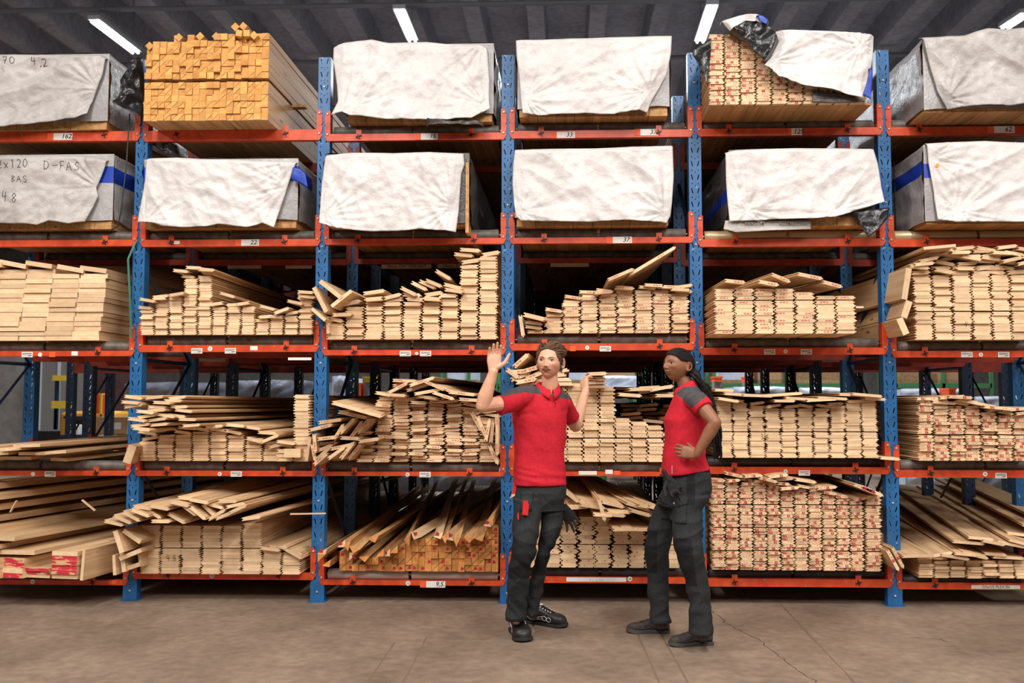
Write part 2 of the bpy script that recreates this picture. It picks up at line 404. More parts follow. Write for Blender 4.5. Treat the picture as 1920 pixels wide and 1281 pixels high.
for (px, py, w, h, tx, lab) in ((1102, 887, 34, 7, '', 'torn white paper strip on the second lowest beam between the people'), (1118, 1087, 112, 8, '- .  .. -.-', 'long white label strip on the lowest beam between the people'), (1867, 1101, 90, 7, 'O5xO5 PLEX IN', 'lettered white strip on the lowest beam of the rightmost bay'), (562, 673, 44, 5, '', 'worn paper strip on the middle beam left of the second post'), (476, 653, 14, 8, '', 'white sticker remnant on the middle beam of the second bay'), (327, 455, 20, 6, '', 'faded paper strip on the second highest beam of the second bay'), (140, 663, 12, 8, '', 'torn white paper on the middle beam of the leftmost bay'), (1142, 885, 14, 8, '', 'crumpled sticker on the second lowest beam between the people')):
    tag_at(px, py, w, h, tx, 'strip', lab)
for (px, py, w, h, tx, lab, yy) in ((762, 500, 94, 8, '18mm OH TREKANT', 'long paper strip lettered 18mm on a rear beam of the third bay', .97), (845, 499, 50, 8, '25mm G', 'long paper strip lettered 25mm on a rear beam of the third bay', .97),
      (458, 501, 64, 6, '', 'blank paper strip on a rear beam of the second bay, left of two', .97), (560, 501, 50, 6, '', 'blank paper strip on a rear beam of the second bay, right of two', .97),
      (1068, 497, 72, 7, '', 'pale paper strip on a rear beam behind the people', .97)):
    tag_at(px, py, w, h, tx, 'strip', lab, yy)
mb = MB(); mb.tube([P(x, y, yy) for x, y, yy in ((243, 214, -.05), (240, 262, -.07), (237, 309, -.1), (233, 344, -.11), (227, 395, -.12), (221, 424, -.11), (206, 433, -.09))], .005, 6)
tag(mb.build('hanging_cord', mat('dark_green_cord', srgb(30, 50, 46), .6)), 'dark green cord hanging from the black film past the D-FAS pack', 'cord')
# green strap hanging at the first post
mb = MB(); pts = [P(255, 452, -.03), P(240, 486, -.06), P(243, 550, -.07), P(246, 634, -.05)]
for a, b in zip(pts, pts[1:]):
    mb.add([a+Vector((-.008, 0, 0)), a+Vector((.008, 0, 0)), b+Vector((.008, 0, 0)), b+Vector((-.008, 0, 0)), a+Vector((-.008, .002, 0)), a+Vector((.008, .002, 0)), b+Vector((.008, .002, 0)), b+Vector((-.008, .002, 0))], [(0, 3, 2, 1), (4, 5, 6, 7), (0, 4, 7, 3), (1, 2, 6, 5)])
tag(mb.build('packing_strap', mat('green_strap', srgb(54, 108, 92), .5)), 'loose green packing strap hanging down the first blue post from the left', 'strap')
# ---------------------------------------------------------------- boards
def prof(kind, w, t):
    h = w/2; q = t/2
    if kind in ('plain', 'sq'): return [(-h, -q), (h, -q), (h, q), (-h, q)]
    if kind == 'tri0': return [(-h, -q), (h, -q), (h, q)]
    if kind == 'tri1': return [(-h, -q+.003), (h-.005, q), (-h, q)]
    if kind == 'bev':
        return [(-h+.014, -q), (h-.002, -q), (h-.002, -q*.1), (h-.014, q*.1), (h-.014, q), (-h, q), (-h, q*.15), (-h+.012, q*.05), (-h+.012, -q*.25)]
    tg = min(.012, t*.45); c = min(.0032, t*.13)
    return [(-h+c, -q), (h-c, -q), (h, -q+c), (h, -q*.38), (h+tg, -q*.26), (h+tg, q*.26), (h, q*.38), (h, q-.002), (h-.002, q), (-h+.004, q), (-h, q-.004),
            (-h, q*.46), (-h+tg, q*.34), (-h+tg, -q*.34), (-h, -q*.46), (-h, -q+c)]
BM = {}
def board_mesh(kind, w, t, L, stamp, var, mats):
    key = (kind, round(w, 4), round(t, 4), round(L, 2), stamp, var, mats)
    if key in BM: return BM[key]
    a, b = {'pale': (W_SIDE, W_END), 'orange': (W_SIDE2, W_END2), 'amber': (W_SIDE2, W_END3), 'red': (W_SIDE, W_RED)}[mats]
    mb = MB(); mb.prism(prof(kind, w, t), 0, L, 0, None, 1)
    y = -.0006
    if stamp == 'cwn' and var < 3:
        M = trs((-.22, .2, 0)[var]*w, y, 0)
        if var == 1: M = M @ rot('Y', PI)
        add_text(mb, 'C W N', t*.72, M, 2, t*.02, 0, var == 2)
    elif stamp == 'dense':
        if var < 3:
            add_text(mb, ('RA1', 'AR', 'KA')[var], t*1.15, trs((-.2, .05, .2)[var]*w, y, -t*.04) @ Matrix.Diagonal((.72, 1, 1, 1)), 2, t*.07)
        add_text(mb, ('n  13', 'h    13', 'a 11', 'n    n')[var % 4], t*.6, trs((.22, -.2, -.25, 0)[var % 4]*w, y, t*.05), 2, t*.02)
    elif stamp == 'rose' and var < 2:
        for (dx, dz) in ((0, 0), (.004, .003), (-.004, .003), (0, -.005)):
            s = t*.09; x = (var-.5)*.2*w+dx
            mb.add([(x-s, y, dz), (x, y, dz-s), (x+s, y, dz), (x, y, dz+s)], [(0, 1, 2, 3)], 2)
    elif stamp == 'dot':
        x = (var-1.5)*.1*w; s = .002; mb.add([(x-s, y, -s), (x+s, y, -s), (x+s, y, s), (x-s, y, s)], [(0, 1, 2, 3)], 2)
    elif stamp == 'redtri' and var < 2:
        s = t*.25; x = (var-.5)*w*.3; mb.add([(x-s, y, -t*.3), (x+s*1.2, y, -t*.2), (x+s, y, t*.1), (x-s*.6, y, t*.3)], [(0, 1, 2, 3)], 2)
    mats_ = [a, b]+([RED_INK] if stamp in ('cwn', 'dense', 'rose', 'redtri') else [mat('brown_knot_dot', srgb(176, 124, 84), .8)] if stamp == 'dot' else [])
    me = mb.mesh('board', mats_); BM[key] = me; return me
REC = []
STK = {}
def rec(name, M, me, stack, score, loose=False, label=None):
    REC.append(dict(name=name, M=M, me=me, stack=stack, score=score, loose=loose, label=label))
def stack(key, name, desc, b, l, x0, x1, ncol, tops, t, Yf, yb=None, kind='tg', L=4.0, stamp=None, mats='pale', jx=.004, jy=.012, tilt=0., lean=0., brk=(), gap=.004, mess=0, zbot=None, wfac=1., warp=0., vg=.0012):
    """one pile of boards, ends facing the aisle"""
    rnd = random.Random(key); STK[key] = desc
    z0 = zbot if zbot is not None else ROLLTOP[l, b]
    yb = yb if yb else 800
    X0 = P(x0, yb, Yf).x; X1 = P(x1, yb, Yf).x; pit = (X1-X0)/ncol
    tong = {'tg': min(.012, t*.45), 'bev': -.006}.get(kind, 0)
    w = (pit-tong-gap)*wfac
    for c in range(ncol):
        xc = X0+(c+.5)*pit-tong/2; ty = tops[min(c, len(tops)-1)]
        ztop = P((x0+(c+.5)*(x1-x0)/ncol), ty, Yf).z
        z = z0; a = 0; k = 0; done = set()
        while z+t*.6 < ztop:
            da = rnd.uniform(-tilt, tilt) if k > 1 else 0
            na = max(-.16, min(.16, a*.8+da)); dz = t+(.0004 if kind == 'sqtri' else vg)+w/2*abs(na-a)
            last = ztop-z < t*(1+mess)
            if last and mess: na = rnd.uniform(-.2, .2); dz = t+w/2*abs(na)*1.0
            for bz in brk:
                zb_ = P(x0, bz, Yf).z
                if bz not in done and z >= zb_-t*.5: z += .007; done.add(bz)
            zc = z+dz-t/2; a = na
            xx = xc+rnd.uniform(-jx, jx)+(z-z0)*lean+(.004 if k % 2 else -.004)*(kind == 'tg')
            if last and mess: xx += rnd.uniform(-.03, .03)
            wz = warp*math.sin((xx-X0)*3.1/max(.01, X1-X0)+key.__hash__() % 3*0)*(z-z0)*1.
            M = trs(xx, Yf+rnd.uniform(-jy, jy)-(rnd.uniform(0, .05) if last and mess else 0), zc+wz) @ rot('Y', -a) @ rot('Z', rnd.uniform(-.0015, .0015))
            if kind in ('tg', 'plain') and k % 2 and stamp is None: M = M @ rot('Y', PI)
            var = rnd.choice((0, 1, 2, 3, 3, 4)) if stamp == 'cwn' else rnd.randrange(5)
            if kind == 'sqtri':
                if rnd.random() < .42:
                    for kk in ('tri0', 'tri1'):
                        rec('triangular_batten', M @ rot('Y', 0), board_mesh(kk, w, t, L, stamp if kk == 'tri0' else None, var, mats), key, w*t/2)
                else:
                    rec('square_batten', M @ trs(0, 0, 0), board_mesh('sq', w, t, L, stamp, var, mats), key, w*t)
            else:
                rec(name, M, board_mesh(kind, w, t, L, stamp, var, mats), key, w*t*(1.3 if last else 1))
            z += dz; k += 1
def loose(key, name, px, py, Yf, roll, yaw=0., pit=0., w=.12, t=.022, L=4.0, kind='tg', stamp=None, var=0, mats='pale', label=None):
    p = P(px, py, Yf)
    M = trs(*p) @ rot('Z', -math.radians(yaw)) @ rot('X', math.radians(pit)) @ rot('Y', math.radians(roll))
    rec(name, M, board_mesh(kind, w, t, L, stamp, var, mats), key, w*t*4, True, label)

stack('C0', 'plain_plank', 'smooth square-edged plank in the tall thick stack on the middle shelf of the leftmost bay', 0, 'C', -68, 186, 5, [497, 497, 496, 497, 505], .034, -.06, 632, 'plain', lean=.11, jx=.006, gap=.003, mess=1, L=4.2)
stack('C1', 'profiled_board', 'unmarked pale profiled board in the wide low stack on the middle shelf of the second bay from the left', 1, 'C', 263, 588, 12, [572, 558, 557, 514, 507, 566, 566, 566, 592, 592, 582, 553], .0222, -.06, 631, jx=.006, mess=1, lean=0, vg=.0005, tilt=.006)
stack('C2', 'profiled_board', 'pale tongued board in the middle-shelf stack with two tall towers at its right', 2, 'C', 613, 935, 9, [592, 563, 560, 556, 554, 553, 548, 488, 470], .0285, -.06, 631, jx=.006, jy=.02, tilt=.012, mess=1)
stack('C3', 'lettered_board', 'red-lettered tongued board in the stepped stack above the two heads', 3, 'C', 988, 1293, 9, [608, 578, 553, 542, 541, 537, 535, 538, 540], .0222, -.03, 629, stamp='cwn', jx=.006, tilt=.02, mess=1)
stack('C4', 'lettered_board', 'red-lettered board in the neat square stack on the middle shelf just right of the woman', 4, 'C', 1340, 1606, 7, [540, 540, 544, 544, 547, 551, 557], .0245, -.42, 612, stamp='cwn', jx=.005, jy=.004, brk=(566,), mess=0, gap=.003, vg=.0004)
stack('C5', 'profiled_board', 'pale grooved board in the high untidy stack on the middle shelf of the rightmost bay', 5, 'C', 1716, 1936, 6, [506, 502, 500, 500, 502, 505], .0275, -.12, 628, jx=.007, mess=1, brk=(585,), vg=.0006, tilt=.006)
stack('D1', 'profiled_board', 'pale tongued board in the low stack under long loose boards, second lowest shelf of the second bay', 1, 'D', 262, 560, 9, [818, 812, 806, 803, 803, 806, 822, 828, 832], .0222, -.05, 862, jx=.005, mess=1, tilt=.006)
stack('D1b', 'profiled_board', 'pale board in the narrow leaning tower beside the second blue post', 1, 'D', 520, 584, 2, [838, 742], .0285, -.08, 862, jx=.004, mess=0, lean=-.02, tilt=.012)
stack('D2', 'lettered_board', 'red-lettered board in the bulging messy heap on the second lowest shelf left of the man', 2, 'D', 672, 930, 8, [812, 735, 722, 742, 735, 742, 748, 768], .0222, -.05, 862, stamp='cwn', jx=.012, jy=.04, tilt=.05, mess=2)
stack('D3', 'rebated_board', "pale rebated board in the stepped stack between the man's arm and the woman", 3, 'D', 972, 1274, 10, [722, 692, 696, 716, 722, 728, 784, 788, 800, 813], .0262, -.03, 861, 'bev', stamp='dot', jx=.005, tilt=.012, brk=(823,), gap=.0)
stack('D4', 'profiled_board', "pale board in the dense stack right of the woman's back, second lowest shelf", 4, 'D', 1346, 1649, 10, [744, 750, 754, 756, 758, 758, 757, 752, 748, 744], .0195, -.12, 865, jx=.009, jy=.006, tilt=.012, brk=(811,), mess=1, vg=.0001)
stack('D5', 'lettered_board', 'red-stamped board in the wavy stack on the second lowest shelf of the rightmost bay', 5, 'D', 1722, 1932, 7, [748, 748, 754, 762, 768, 770, 772], .0205, -.1, 862, stamp='dense', jx=.005, jy=.02, tilt=.02, brk=(819,), mess=1)
stack('E1', 'profiled_board', 'pale profiled board in the low square stack on the lowest shelf of the second bay', 1, 'E', 264, 492, 6, [983, 983, 983, 983, 983, 983], .022, -.08, 1073, jx=.007, jy=.004, brk=(1030,), gap=.003, L=4.3, vg=.0002, tilt=.004)
stack('E1b', 'profiled_board', 'pale profiled board at the low right side of the lowest stack in the second bay', 1, 'E', 492, 566, 2, [1031, 1036], .022, -.08, 1073, jx=.006, jy=.004, L=4.3, vg=.0002)
stack('E2', 'batten', 'amber-ended red-marked batten in the lowest shelf pile left of the man', 2, 'E', 636, 934, 24, [1038, 1038, 1052, 1052, 1050, 1050, 1050, 1038, 1028, 1018, 1016, 1014, 1014, 1014, 1014, 1014, 1014, 1014, 1014, 1014, 1014, 1014, 990, 988], .0455, -.04, 1062, 'sqtri', stamp='redtri', mats='amber', gap=.002, jx=.001, jy=.014, L=4.2)
stack('E3', 'rosette_board', 'thick pale board with tiny rosette mark in the lowest stack between the two people', 3, 'E', 988, 1276, 9, [985, 978, 966, 968, 972, 990, 996, 996, 996], .0315, -.03, 1069, stamp='rose', jx=.010, jy=.004, brk=(1018,), gap=.004, mess=0, vg=.0002, tilt=.004)
stack('E4', 'cladding_board', 'thin red-stamped board in the tall dense stack behind the woman on the lowest shelf', 4, 'E', 1336, 1622, 11, [896, 898, 900, 898, 903, 905, 908, 912, 918, 926, 934], .0205, -.08, 1066, stamp='dense', jx=.005, jy=.01, tilt=.013, brk=(1035, 993, 950), mess=1)
stack('E4b', 'cladding_board', 'thin red-stamped board in the single column at the right end of the tall dense stack', 4, 'E', 1625, 1655, 1, [930], .0205, -.1, 1066, stamp='dense', jx=.004, jy=.01, tilt=.01, brk=(1035, 993, 950))
stack('E5', 'profiled_board', 'pale profiled board in the flat pile at the bottom right corner of the rack', 5, 'E', 1722, 1935, 7, [1048, 1048, 1050, 1050, 1050, 1050, 1050], .0185, -.08, 1087, jx=.004, jy=.02)
stack('A1', 'batten', 'orange-ended square batten in the lower bundle on the top shelf', 1, 'A', 269, 502, 18, [158, 154, 151, 151, 151, 151, 151, 151], .0465, -.25, 227, 'sqtri', mats='orange', gap=.0015, jx=.001, jy=.010, L=4.2)
zz = P(380, 148, -.25).z
mb = MB(); mb.box(P(275, 148, -.25).x, P(498, 148, -.25).x+.12, .35, .42, zz-.022, zz-.001); tag(mb.build('spacer_batten', W_SIDE2), 'flat wooden spacer between the two orange-ended bundles on the top shelf', 'spacer')
stack('A1b', 'batten', 'orange-ended square batten in the upper bundle on the top shelf', 1, 'A', 272, 504, 18, [92, 80, 74, 72, 68, 72, 68, 70, 76, 74, 68, 66, 66, 70, 72, 66, 62, 64], .0465, -.25, 150, 'sqtri', mats='orange', gap=.0015, jx=.002, jy=.016, zbot=zz, L=4.2)
STK['A1L'] = 'loose orange-ended batten heaped on the upper right of the top bundle'
for i, (x, y, r, yw) in enumerate(((441, 50, 45, -1), (456, 49, 40, 0), (448, 62, 10, 0), (462, 62, 0, 0), (476, 66, 45, 0), (458, 72, 20, 0), (335, 70, 45, 0), (375, 68, 45, 0), (405, 68, 45, 0), (280, 86, 45, 0), (488, 70, 20, 0))):
    rec('square_batten', trs(*P(x, y, -.25-.05*(i < 5))) @ rot('Y', math.radians(r)), board_mesh('sq', .045, .045, 4.2, None, 0, 'orange'), 'A1L', .02, True)
stack('A4', 'lettered_board', 'red-lettered board in the half-uncovered pack on the top shelf', 4, 'A', 1330, 1625, 10, [62, 62, 66, 88, 120, 140, 152, 158, 165, 172], .0195, -.38, 195, stamp='dense', jx=.003, jy=.008, zbot=P(1480, 195, -.38).z)
# ------- loose boards, leaning or lying across the stacks
LO = loose
pb, lb = 'profiled_board', 'lettered_board'
# C1
for i, (x, y, r, yw) in enumerate(((338, 508, 5, 0), (362, 502, 3, 1), (386, 506, 3, 0), (300, 556, -6, 0), (275, 563, 10, 0), (330, 552, -9, 2), (425, 553, 16, 0), (500, 577, 14, 2), (527, 583, -20, 0), (552, 567, 12, 0), (575, 556, 6, 0), (572, 548, 4, 0))):
    LO('C1L', pb, x, y, -.1-.02*(i % 3), r, yw, 0, .11, .022, label=None)
STK['C1L'] = 'pale board lying loose on top of the middle stack in the second bay'
STK['C2L'] = 'pale board lying slanted on top of the middle stack in the third bay'
for i, (x, y, r, w) in enumerate(((700, 548, -8, .15), (735, 556, -14, .12), (765, 546, 26, .12), (785, 536, 26, .12), (800, 533, 24, .12), (812, 531, 22, .12), (830, 515, 30, .12), (848, 537, 14, .13), (850, 545, 8, .13), (868, 478, 6, .13), (880, 469, 4, .14), (640, 590, -2, .14))):
    LO('C2L', pb, x, y, -.08-.02*(i % 3), r, 0, 0, w, .026)
for (x, y, r, w, t, lab) in ((620, 543, 38, .2, .03, 'widest pale board leaning high over the second blue post'), (600, 562, 62, .2, .03, 'pale plank standing steeply against the second blue post'), (640, 560, -38, .18, .026, 'pale board tilted the other way beside the steep planks'), (597, 590, 40, .13, .022, 'pale plank lying low across the second blue post'), (614, 610, 84, .12, .022, 'short pale plank standing upright on the middle shelf at the second post')):
    LO('C2P', pb, x, y, -.22 if y < 600 else -.12, r, 3, -1, w, t, 2.5, 'plain', label=lab)
# C3
LO('C3L', lb, 1163, 515, -.25, -23, -1, 0, .19, .022, 3, label='red-lettered board leaning up to the right over the stack above the heads, nearer one', stamp='cwn')
LO('C3L', lb, 1222, 490, -.2, -31, -2, 0, .38, .022, 3, label='long red-lettered board slanting highest towards the fourth post', stamp='cwn', var=1)
LO('C3L', pb, 978, 610, -.08, 82, 0, 0, .15, .026, 3, label='pale board standing on edge at the left end of the shelf above the man')
LO('C3L', pb, 1000, 594, -.15, 14, 4, 0, .15, .03, 3, label='pale block board tilted beside the upright one above the man')
STK['C3M'] = 'red-lettered board lying on top of the stack above the two heads'
for i, (x, y, r) in enumerate(((1170, 540, 4), (1225, 535, 3), (1258, 538, 2), (1275, 543, 4), (1130, 548, -4))): LO('C3M', lb, x, y, -.1, r, 0, 0, .13, .022, stamp='cwn', var=i)
# C4
for x, y, r, yw, lab in ((1377, 528, 6, 0, 'leftmost of the tilted boards on the neat stack right of the woman'), (1440, 531, 10, -4, 'second of the tilted boards on the neat stack right of the woman'), (1463, 521, 22, -5, 'middle of the tilted boards on the neat stack right of the woman'),
                        (1518, 518, 10, -9, 'widest tilted board crowning the neat stack right of the woman'), (1560, 533, 14, -7, 'rightmost of the tilted boards on the neat stack right of the woman')):
    LO('C4L', lb, x, y, -.5, r, yw, 1.5, .17 if x == 1518 else .13, .024, 3.6, stamp='cwn', var=1, label=lab)
LO('C4L', lb, 1612, 576, -.42, 0, 0, 0, .05, .012, 3, 'plain', label='thin slat sticking out at the right side of the neat stack')
# C5
STK['C5L'] = 'pale board lying crossways in the untidy top of the rightmost middle stack'
rr = random.Random(5)
for row, y0 in enumerate((500, 492, 485, 478, 471, 466)):
    x = 1705+row*9
    while x < 1930:
        LO('C5L', pb, x+18, y0+rr.uniform(-3, 3), -.1-rr.uniform(0, .12), rr.uniform(-13, 13), rr.uniform(-4, 2), 0, .13, .024); x += 37+rr.uniform(-2, 5)
    if row > 3: pass
for (x, y, r, w, t, yw, lab) in ((1762, 463, -5, .22, .02, 0, 'topmost wide pale board of the rightmost middle stack'), (1700, 532, -80, .22, .04, -3, 'thick plank leaning on edge against the last blue post, upper one'), (1700, 580, -70, .12, .045, 0, 'thick short plank leaning beside the last blue post, middle one'), (1693, 612, 68, .12, .045, 0, 'thick short plank leaning beside the last blue post, lowest one')):
    LO('C5P', 'plain_plank', x, y, -.3, r, yw, 0, w, t, 3, 'plain', label=lab)
# D0
STK['D0'] = 'long pale plank in the low loose heap at the left edge'
for i, (x, y, r, w, yw) in enumerate(((-30, 858, 0, .2, 0), (20, 855, 0, .3, 0), (110, 858, 2, .12, 2), (60, 847, 0, .2, 1), (-10, 846, 0, .2, 0), (20, 838, -3, .16, 2), (95, 845, -4, .22, 1), (-50, 838, 0, .2, 0), (50, 832, -2, .2, 4))):
    LO('D0', 'plain_plank', x, y+4, -.1-.03*i, r, yw, 0, w, .022, 3.6, 'plain')
LO('D0b', 'plain_plank', 243, 852, -.22, -72, -10, 0, .13, .055, .8, 'plain', label='short thick pale plank leaning on the roller in front of the first blue post')
# D1 long loose boards sticking out over the post
STK['D1L'] = 'long pale board fanned out over the first blue post at chest height'
rr = random.Random(11)
for i in range(22):
    row = i//3; x = (252, 290, 330)[i % 3]+rr.uniform(-14, 10)+row*3; y = 745+row*8.6+rr.uniform(-2, 2)
    LO('D1L', pb, x, y, -.45+.04*(i % 3)-.02*(row % 2), rr.uniform(-9, 9), rr.uniform(0, 3), -.3, .12, .021, 4)
for i, (x, y, r) in enumerate(((350, 803, 4), (400, 800, -4), (440, 798, 5), (470, 802, 8), (500, 812, 4), (300, 806, -6), (275, 812, 10), (478, 826, 14), (505, 823, -22), (520, 835, -14), (535, 830, 8))):
    LO('D1L2', pb, x, y, -.1-.02*(i % 3), r, rr.uniform(-2, 3), 0, .13, .022, 4)
STK['D1L2'] = 'pale board lying crooked on the low stack beside the leaning tower'
LO('D1P', 'plain_plank', 578, 842, -.14, -82, 6, 0, .16, .02, 2.5, 'plain', label='brownish board standing on edge before the second blue post')
LO('D1P', 'plain_plank', 548, 850, -.14, 0, 0, 0, .12, .06, 3, 'plain', label='thick square plank with a round mark beside the brownish board')
# D2 jumble
STK['D2L'] = 'red-lettered board tumbled at a slant at the left of the messy heap'
for i, (x, y, r, w) in enumerate(((618, 790, -8, .16), (600, 802, -14, .16), (660, 778, 12, .2), (650, 800, -45, .14), (634, 812, -58, .13), (668, 806, -55, .13), (680, 800, -50, .12), (612, 822, -6, .13), (612, 832, -4, .13), (604, 842, -20, .14), (640, 838, -12, .16), (590, 830, 85, .12), (588, 848, 78, .12), (606, 850, -42, .13), (630, 850, -35, .14), (650, 846, -52, .14), (664, 848, -50, .14), (600, 862, -40, .12), (655, 822, 3, .13), (690, 826, -8, .14))):
    LO('D2L', lb, x, y, -.18-.03*(i % 4), r, rr.uniform(-3, 5), 0, w, .024, 3.5, stamp='cwn', var=i % 5)
LO('D2W', pb, 668, 768, -.5, 16, -7, 1, .34, .024, 3.4, label='broad pale board jutting out over the messy heap left of the man')
STK['D2T'] = 'red-lettered board lying loose over the top of the messy heap left of the man'
for i, (x, y, r, w) in enumerate(((757, 714, 2, .16), (745, 728, -28, .15), (790, 716, -18, .18), (785, 726, -16, .18), (800, 735, -10, .18), (812, 722, 24, .16), (835, 730, 24, .14), (865, 738, 6, .18), (740, 741, 3, .14), (800, 745, 8, .14), (880, 750, 4, .15), (830, 742, 18, .15))):
    LO('D2T', lb, x, y, -.2-.03*(i % 3), r, rr.uniform(-3, 3), 0, w, .022, 3.5, stamp='cwn', var=i % 5)
STK['D2R'] = 'red-lettered board standing on end at the right of the messy heap beside the third post'
for i, (x, y, r, w) in enumerate(((893, 790, 62, .15), (903, 800, 66, .16), (914, 808, -80, .15), (922, 812, -84, .15), (932, 800, 88, .18), (932, 832, 90, .15), (925, 852, 66, .14))):
    LO('D2R', lb, x, y, -.12-.02*(i % 3), r, 0, 0, w, .024, 3, stamp='cwn', var=i % 4)
# D3 jumble left of the head, held boards, dark pile behind
STK['D3L'] = "red-lettered board tumbled high between the third post and the man's head"
for i, (x, y, r, w) in enumerate(((976, 677, -42, .13), (972, 697, -4, .13), (1000, 691, -16, .13), (975, 706, -20, .14), (1002, 704, -24, .13), (985, 714, -10, .14), (1010, 716, -8, .13), (960, 700, 35, .1))):
    LO('D3L', lb, x, y, -.14-.02*(i % 3), r, 2, 0, w, .03, 3, stamp='cwn', var=i % 4)
STK['D3R'] = "pale board on the peak of the stack at the right of the man's ear"
for i, (x, y, r) in enumerate(((1052, 696, -12), (1046, 704, -6), (1056, 712, 0), (1060, 720, 0))): LO('D3R', 'rebated_board', x, y, -.08, r, 0, 0, .12, .025, 3.5, 'bev', label=None)
for i, (x, y, r, yy) in enumerate(((1119, 701, -2, -.35), (1117, 710, 2, -.3), (1117, 717, -2, -.28), (1118, 724, 0, -.26))):
    LO('D3H', lb, x, y, yy, r, 0, 0, .125, .024, 3, stamp='cwn', var=(3, 0, 1, 3)[i], label=("uppermost board gripped by the man's left hand" if i == 0 else None))
STK['D3H'] = "red-lettered board in the short stack under the man's left hand"
STK['D3D'] = 'shadowed long board in the heap seen behind the woman'
for i in range(26):
    r_ = i//3; x = 1175+(i % 3)*36+rr.uniform(-8, 8)+r_*2; LO('D3D', pb, x, 728+r_*8+rr.uniform(-2, 2)+(8 if r_ > 2 else 0), .2+rr.uniform(0, .5), rr.uniform(-7, 7), rr.uniform(-2, 3), 0, .15, .022, 3.5)
for i, (x, y, r) in enumerate(((1200, 730, -2), (1240, 728, -10), (1180, 741, 4), (1250, 742, 0))): LO('D3E', pb, x, y, -.05, r, 0, 0, .16, .024, 3.5)
STK['D3E'] = 'pale board end poking from the dark heap left of the woman'
# D4
STK['D4L'] = "pale board lying loose on top of the dense stack right of the woman's back"
for i, (x, y, r, w) in enumerate(((1357, 732, 2, .13), (1385, 740, 4, .2), (1420, 742, 2, .2), (1470, 740, -4, .25), (1500, 748, 4, .2), (1560, 747, 3, .2), (1600, 741, 3, .2), (1625, 741, 5, .2), (1365, 750, 9, .14), (1640, 748, 4, .14), (1470, 752, 0, .14), (1540, 750, -3, .2))):
    LO('D4L', pb, x, y, -.2-.04*(i % 3), r, 0, 0, w, .019, 3.5)
LO('D4S', pb, 1668, 860, -.14, 4, 2, 0, .13, .02, 3, label='slat poking out rightwards over the last blue post at waist height')
# D5
STK['D5L'] = 'red-stamped board lying loose on the wavy stack of the rightmost bay'
for i, (x, y, r, w) in enumerate(((1740, 748, 0, .16), (1785, 745, -4, .17), (1800, 745, 3, .16), (1770, 755, 4, .16), (1840, 758, 12, .2), (1872, 765, 5, .2), (1905, 768, -5, .2), (1815, 752, 10, .14))):
    LO('D5L', lb, x, y, -.14-.03*(i % 3), r, -1, 0, w, .021, 3.5, stamp='dense', var=i % 5)
# E0 heavy planks with red ends
STK['E0'] = 'thick plank with red-painted end in the lowest shelf of the leftmost bay'
def slab(xc, y0, y1, n, w, Yf, yaw, red=(0, 1, 1, 1, 1, 0, 0), L=4.2, tt=None):
    z0, z1 = P(xc, y0, Yf).z, P(xc, y1, Yf).z; t = (z1-z0)/n
    for k in range(n):
        p = P(xc, y0, Yf); M = trs(p.x+random.uniform(-.004, .004), Yf+random.uniform(-.01, .01), z0+(k+.5)*t) @ rot('Z', -math.radians(yaw))
        rec('plain_plank', M, board_mesh('plain', w, t*.97, L, None, 0, 'red' if red[k % len(red)] else 'pale'), 'E0', w*t*2, True, None)
slab(120, 1086, 1034, 6, .195, -.35, 8)
slab(70, 1084, 1065, 3, .19, -.3, 10, (0, 1, 1))
slab(22, 1084, 1047, 4, .18, -.3, 12, (1, 0, 1, 1)); slab(-22, 1084, 1047, 4, .18, -.3, 12, (1, 0, 1, 1))
LO('E0', 'plain_plank', 155, 1060, -.36, -86, 8, 0, .21, .022, 4.2, 'plain', label='wide plank standing on edge beside the red-ended block')
STK['E0T'] = 'long wide plank stacked high in the shadowed lowest shelf of the leftmost bay'
for i, (x, y, w) in enumerate(((30, 1036, .3), (-40, 1026, .3), (-10, 1010, .34))): LO('E0T', 'plain_plank', x, y, -.3, -1, 11+i, 0, w, .03, 4.4, 'plain')
for i in range(12):
    LO('E0T', 'plain_plank', -190+(i % 2)*100+rr.uniform(-5, 5), 1032-i*10.5, -.3+.05*(i % 3), 0, 12, 0, .3, .0445, 4.6, 'plain')
LO('E0S', 'plain_plank', 24, 950, -.35, -62, 0, 0, .09, .006, .02, 'plain', label='tiny wood splinter on the side of the shadowed planks, left one')
LO('E0S', 'plain_plank', 165, 948, -.3, 38, 0, 0, .12, .008, .02, 'plain', label='small offcut with white tag on the side of the shadowed planks')
# E1
STK['E1L'] = 'pale board fanned over the lowest stack of the second bay'
for i, (x, y, r, yw) in enumerate(((212, 981, 12, 0), (228, 974, 22, 0), (245, 968, 28, 0), (262, 962, 20, 0), (285, 962, 30, 0), (266, 952, 6, 0), (298, 952, 10, 0), (335, 945, 12, 0), (330, 972, 28, 0), (300, 978, 0, 2), (352, 955, 35, 1), (370, 962, 38, 1), (392, 958, 42, 2), (405, 966, -30, 2), (330, 946, 8, 0), (372, 940, 10, 1), (400, 948, 14, 2), (420, 967, -22, 3), (445, 955, -25, 5), (470, 972, -8, 6), (350, 935, 5, 2), (425, 940, 0, 4), (440, 948, -12, 5))):
    LO('E1L', pb, x, y, -.34-.02*(i % 4), r, yw, .0, .13, .023, 4.2)
STK['E1R'] = 'wide pale board sloping at the right side of the lowest stack in the second bay'
for i, (x, y, r, w) in enumerate(((505, 1030, 6, .14), (545, 1036, 28, .17), (520, 1026, 2, .13))): LO('E1R', pb, x, y, -.12, r, 3, 0, w, .022, 4)
STK['E1P'] = 'short thick plank propped on edge between the red-ended planks and the lowest square stack'
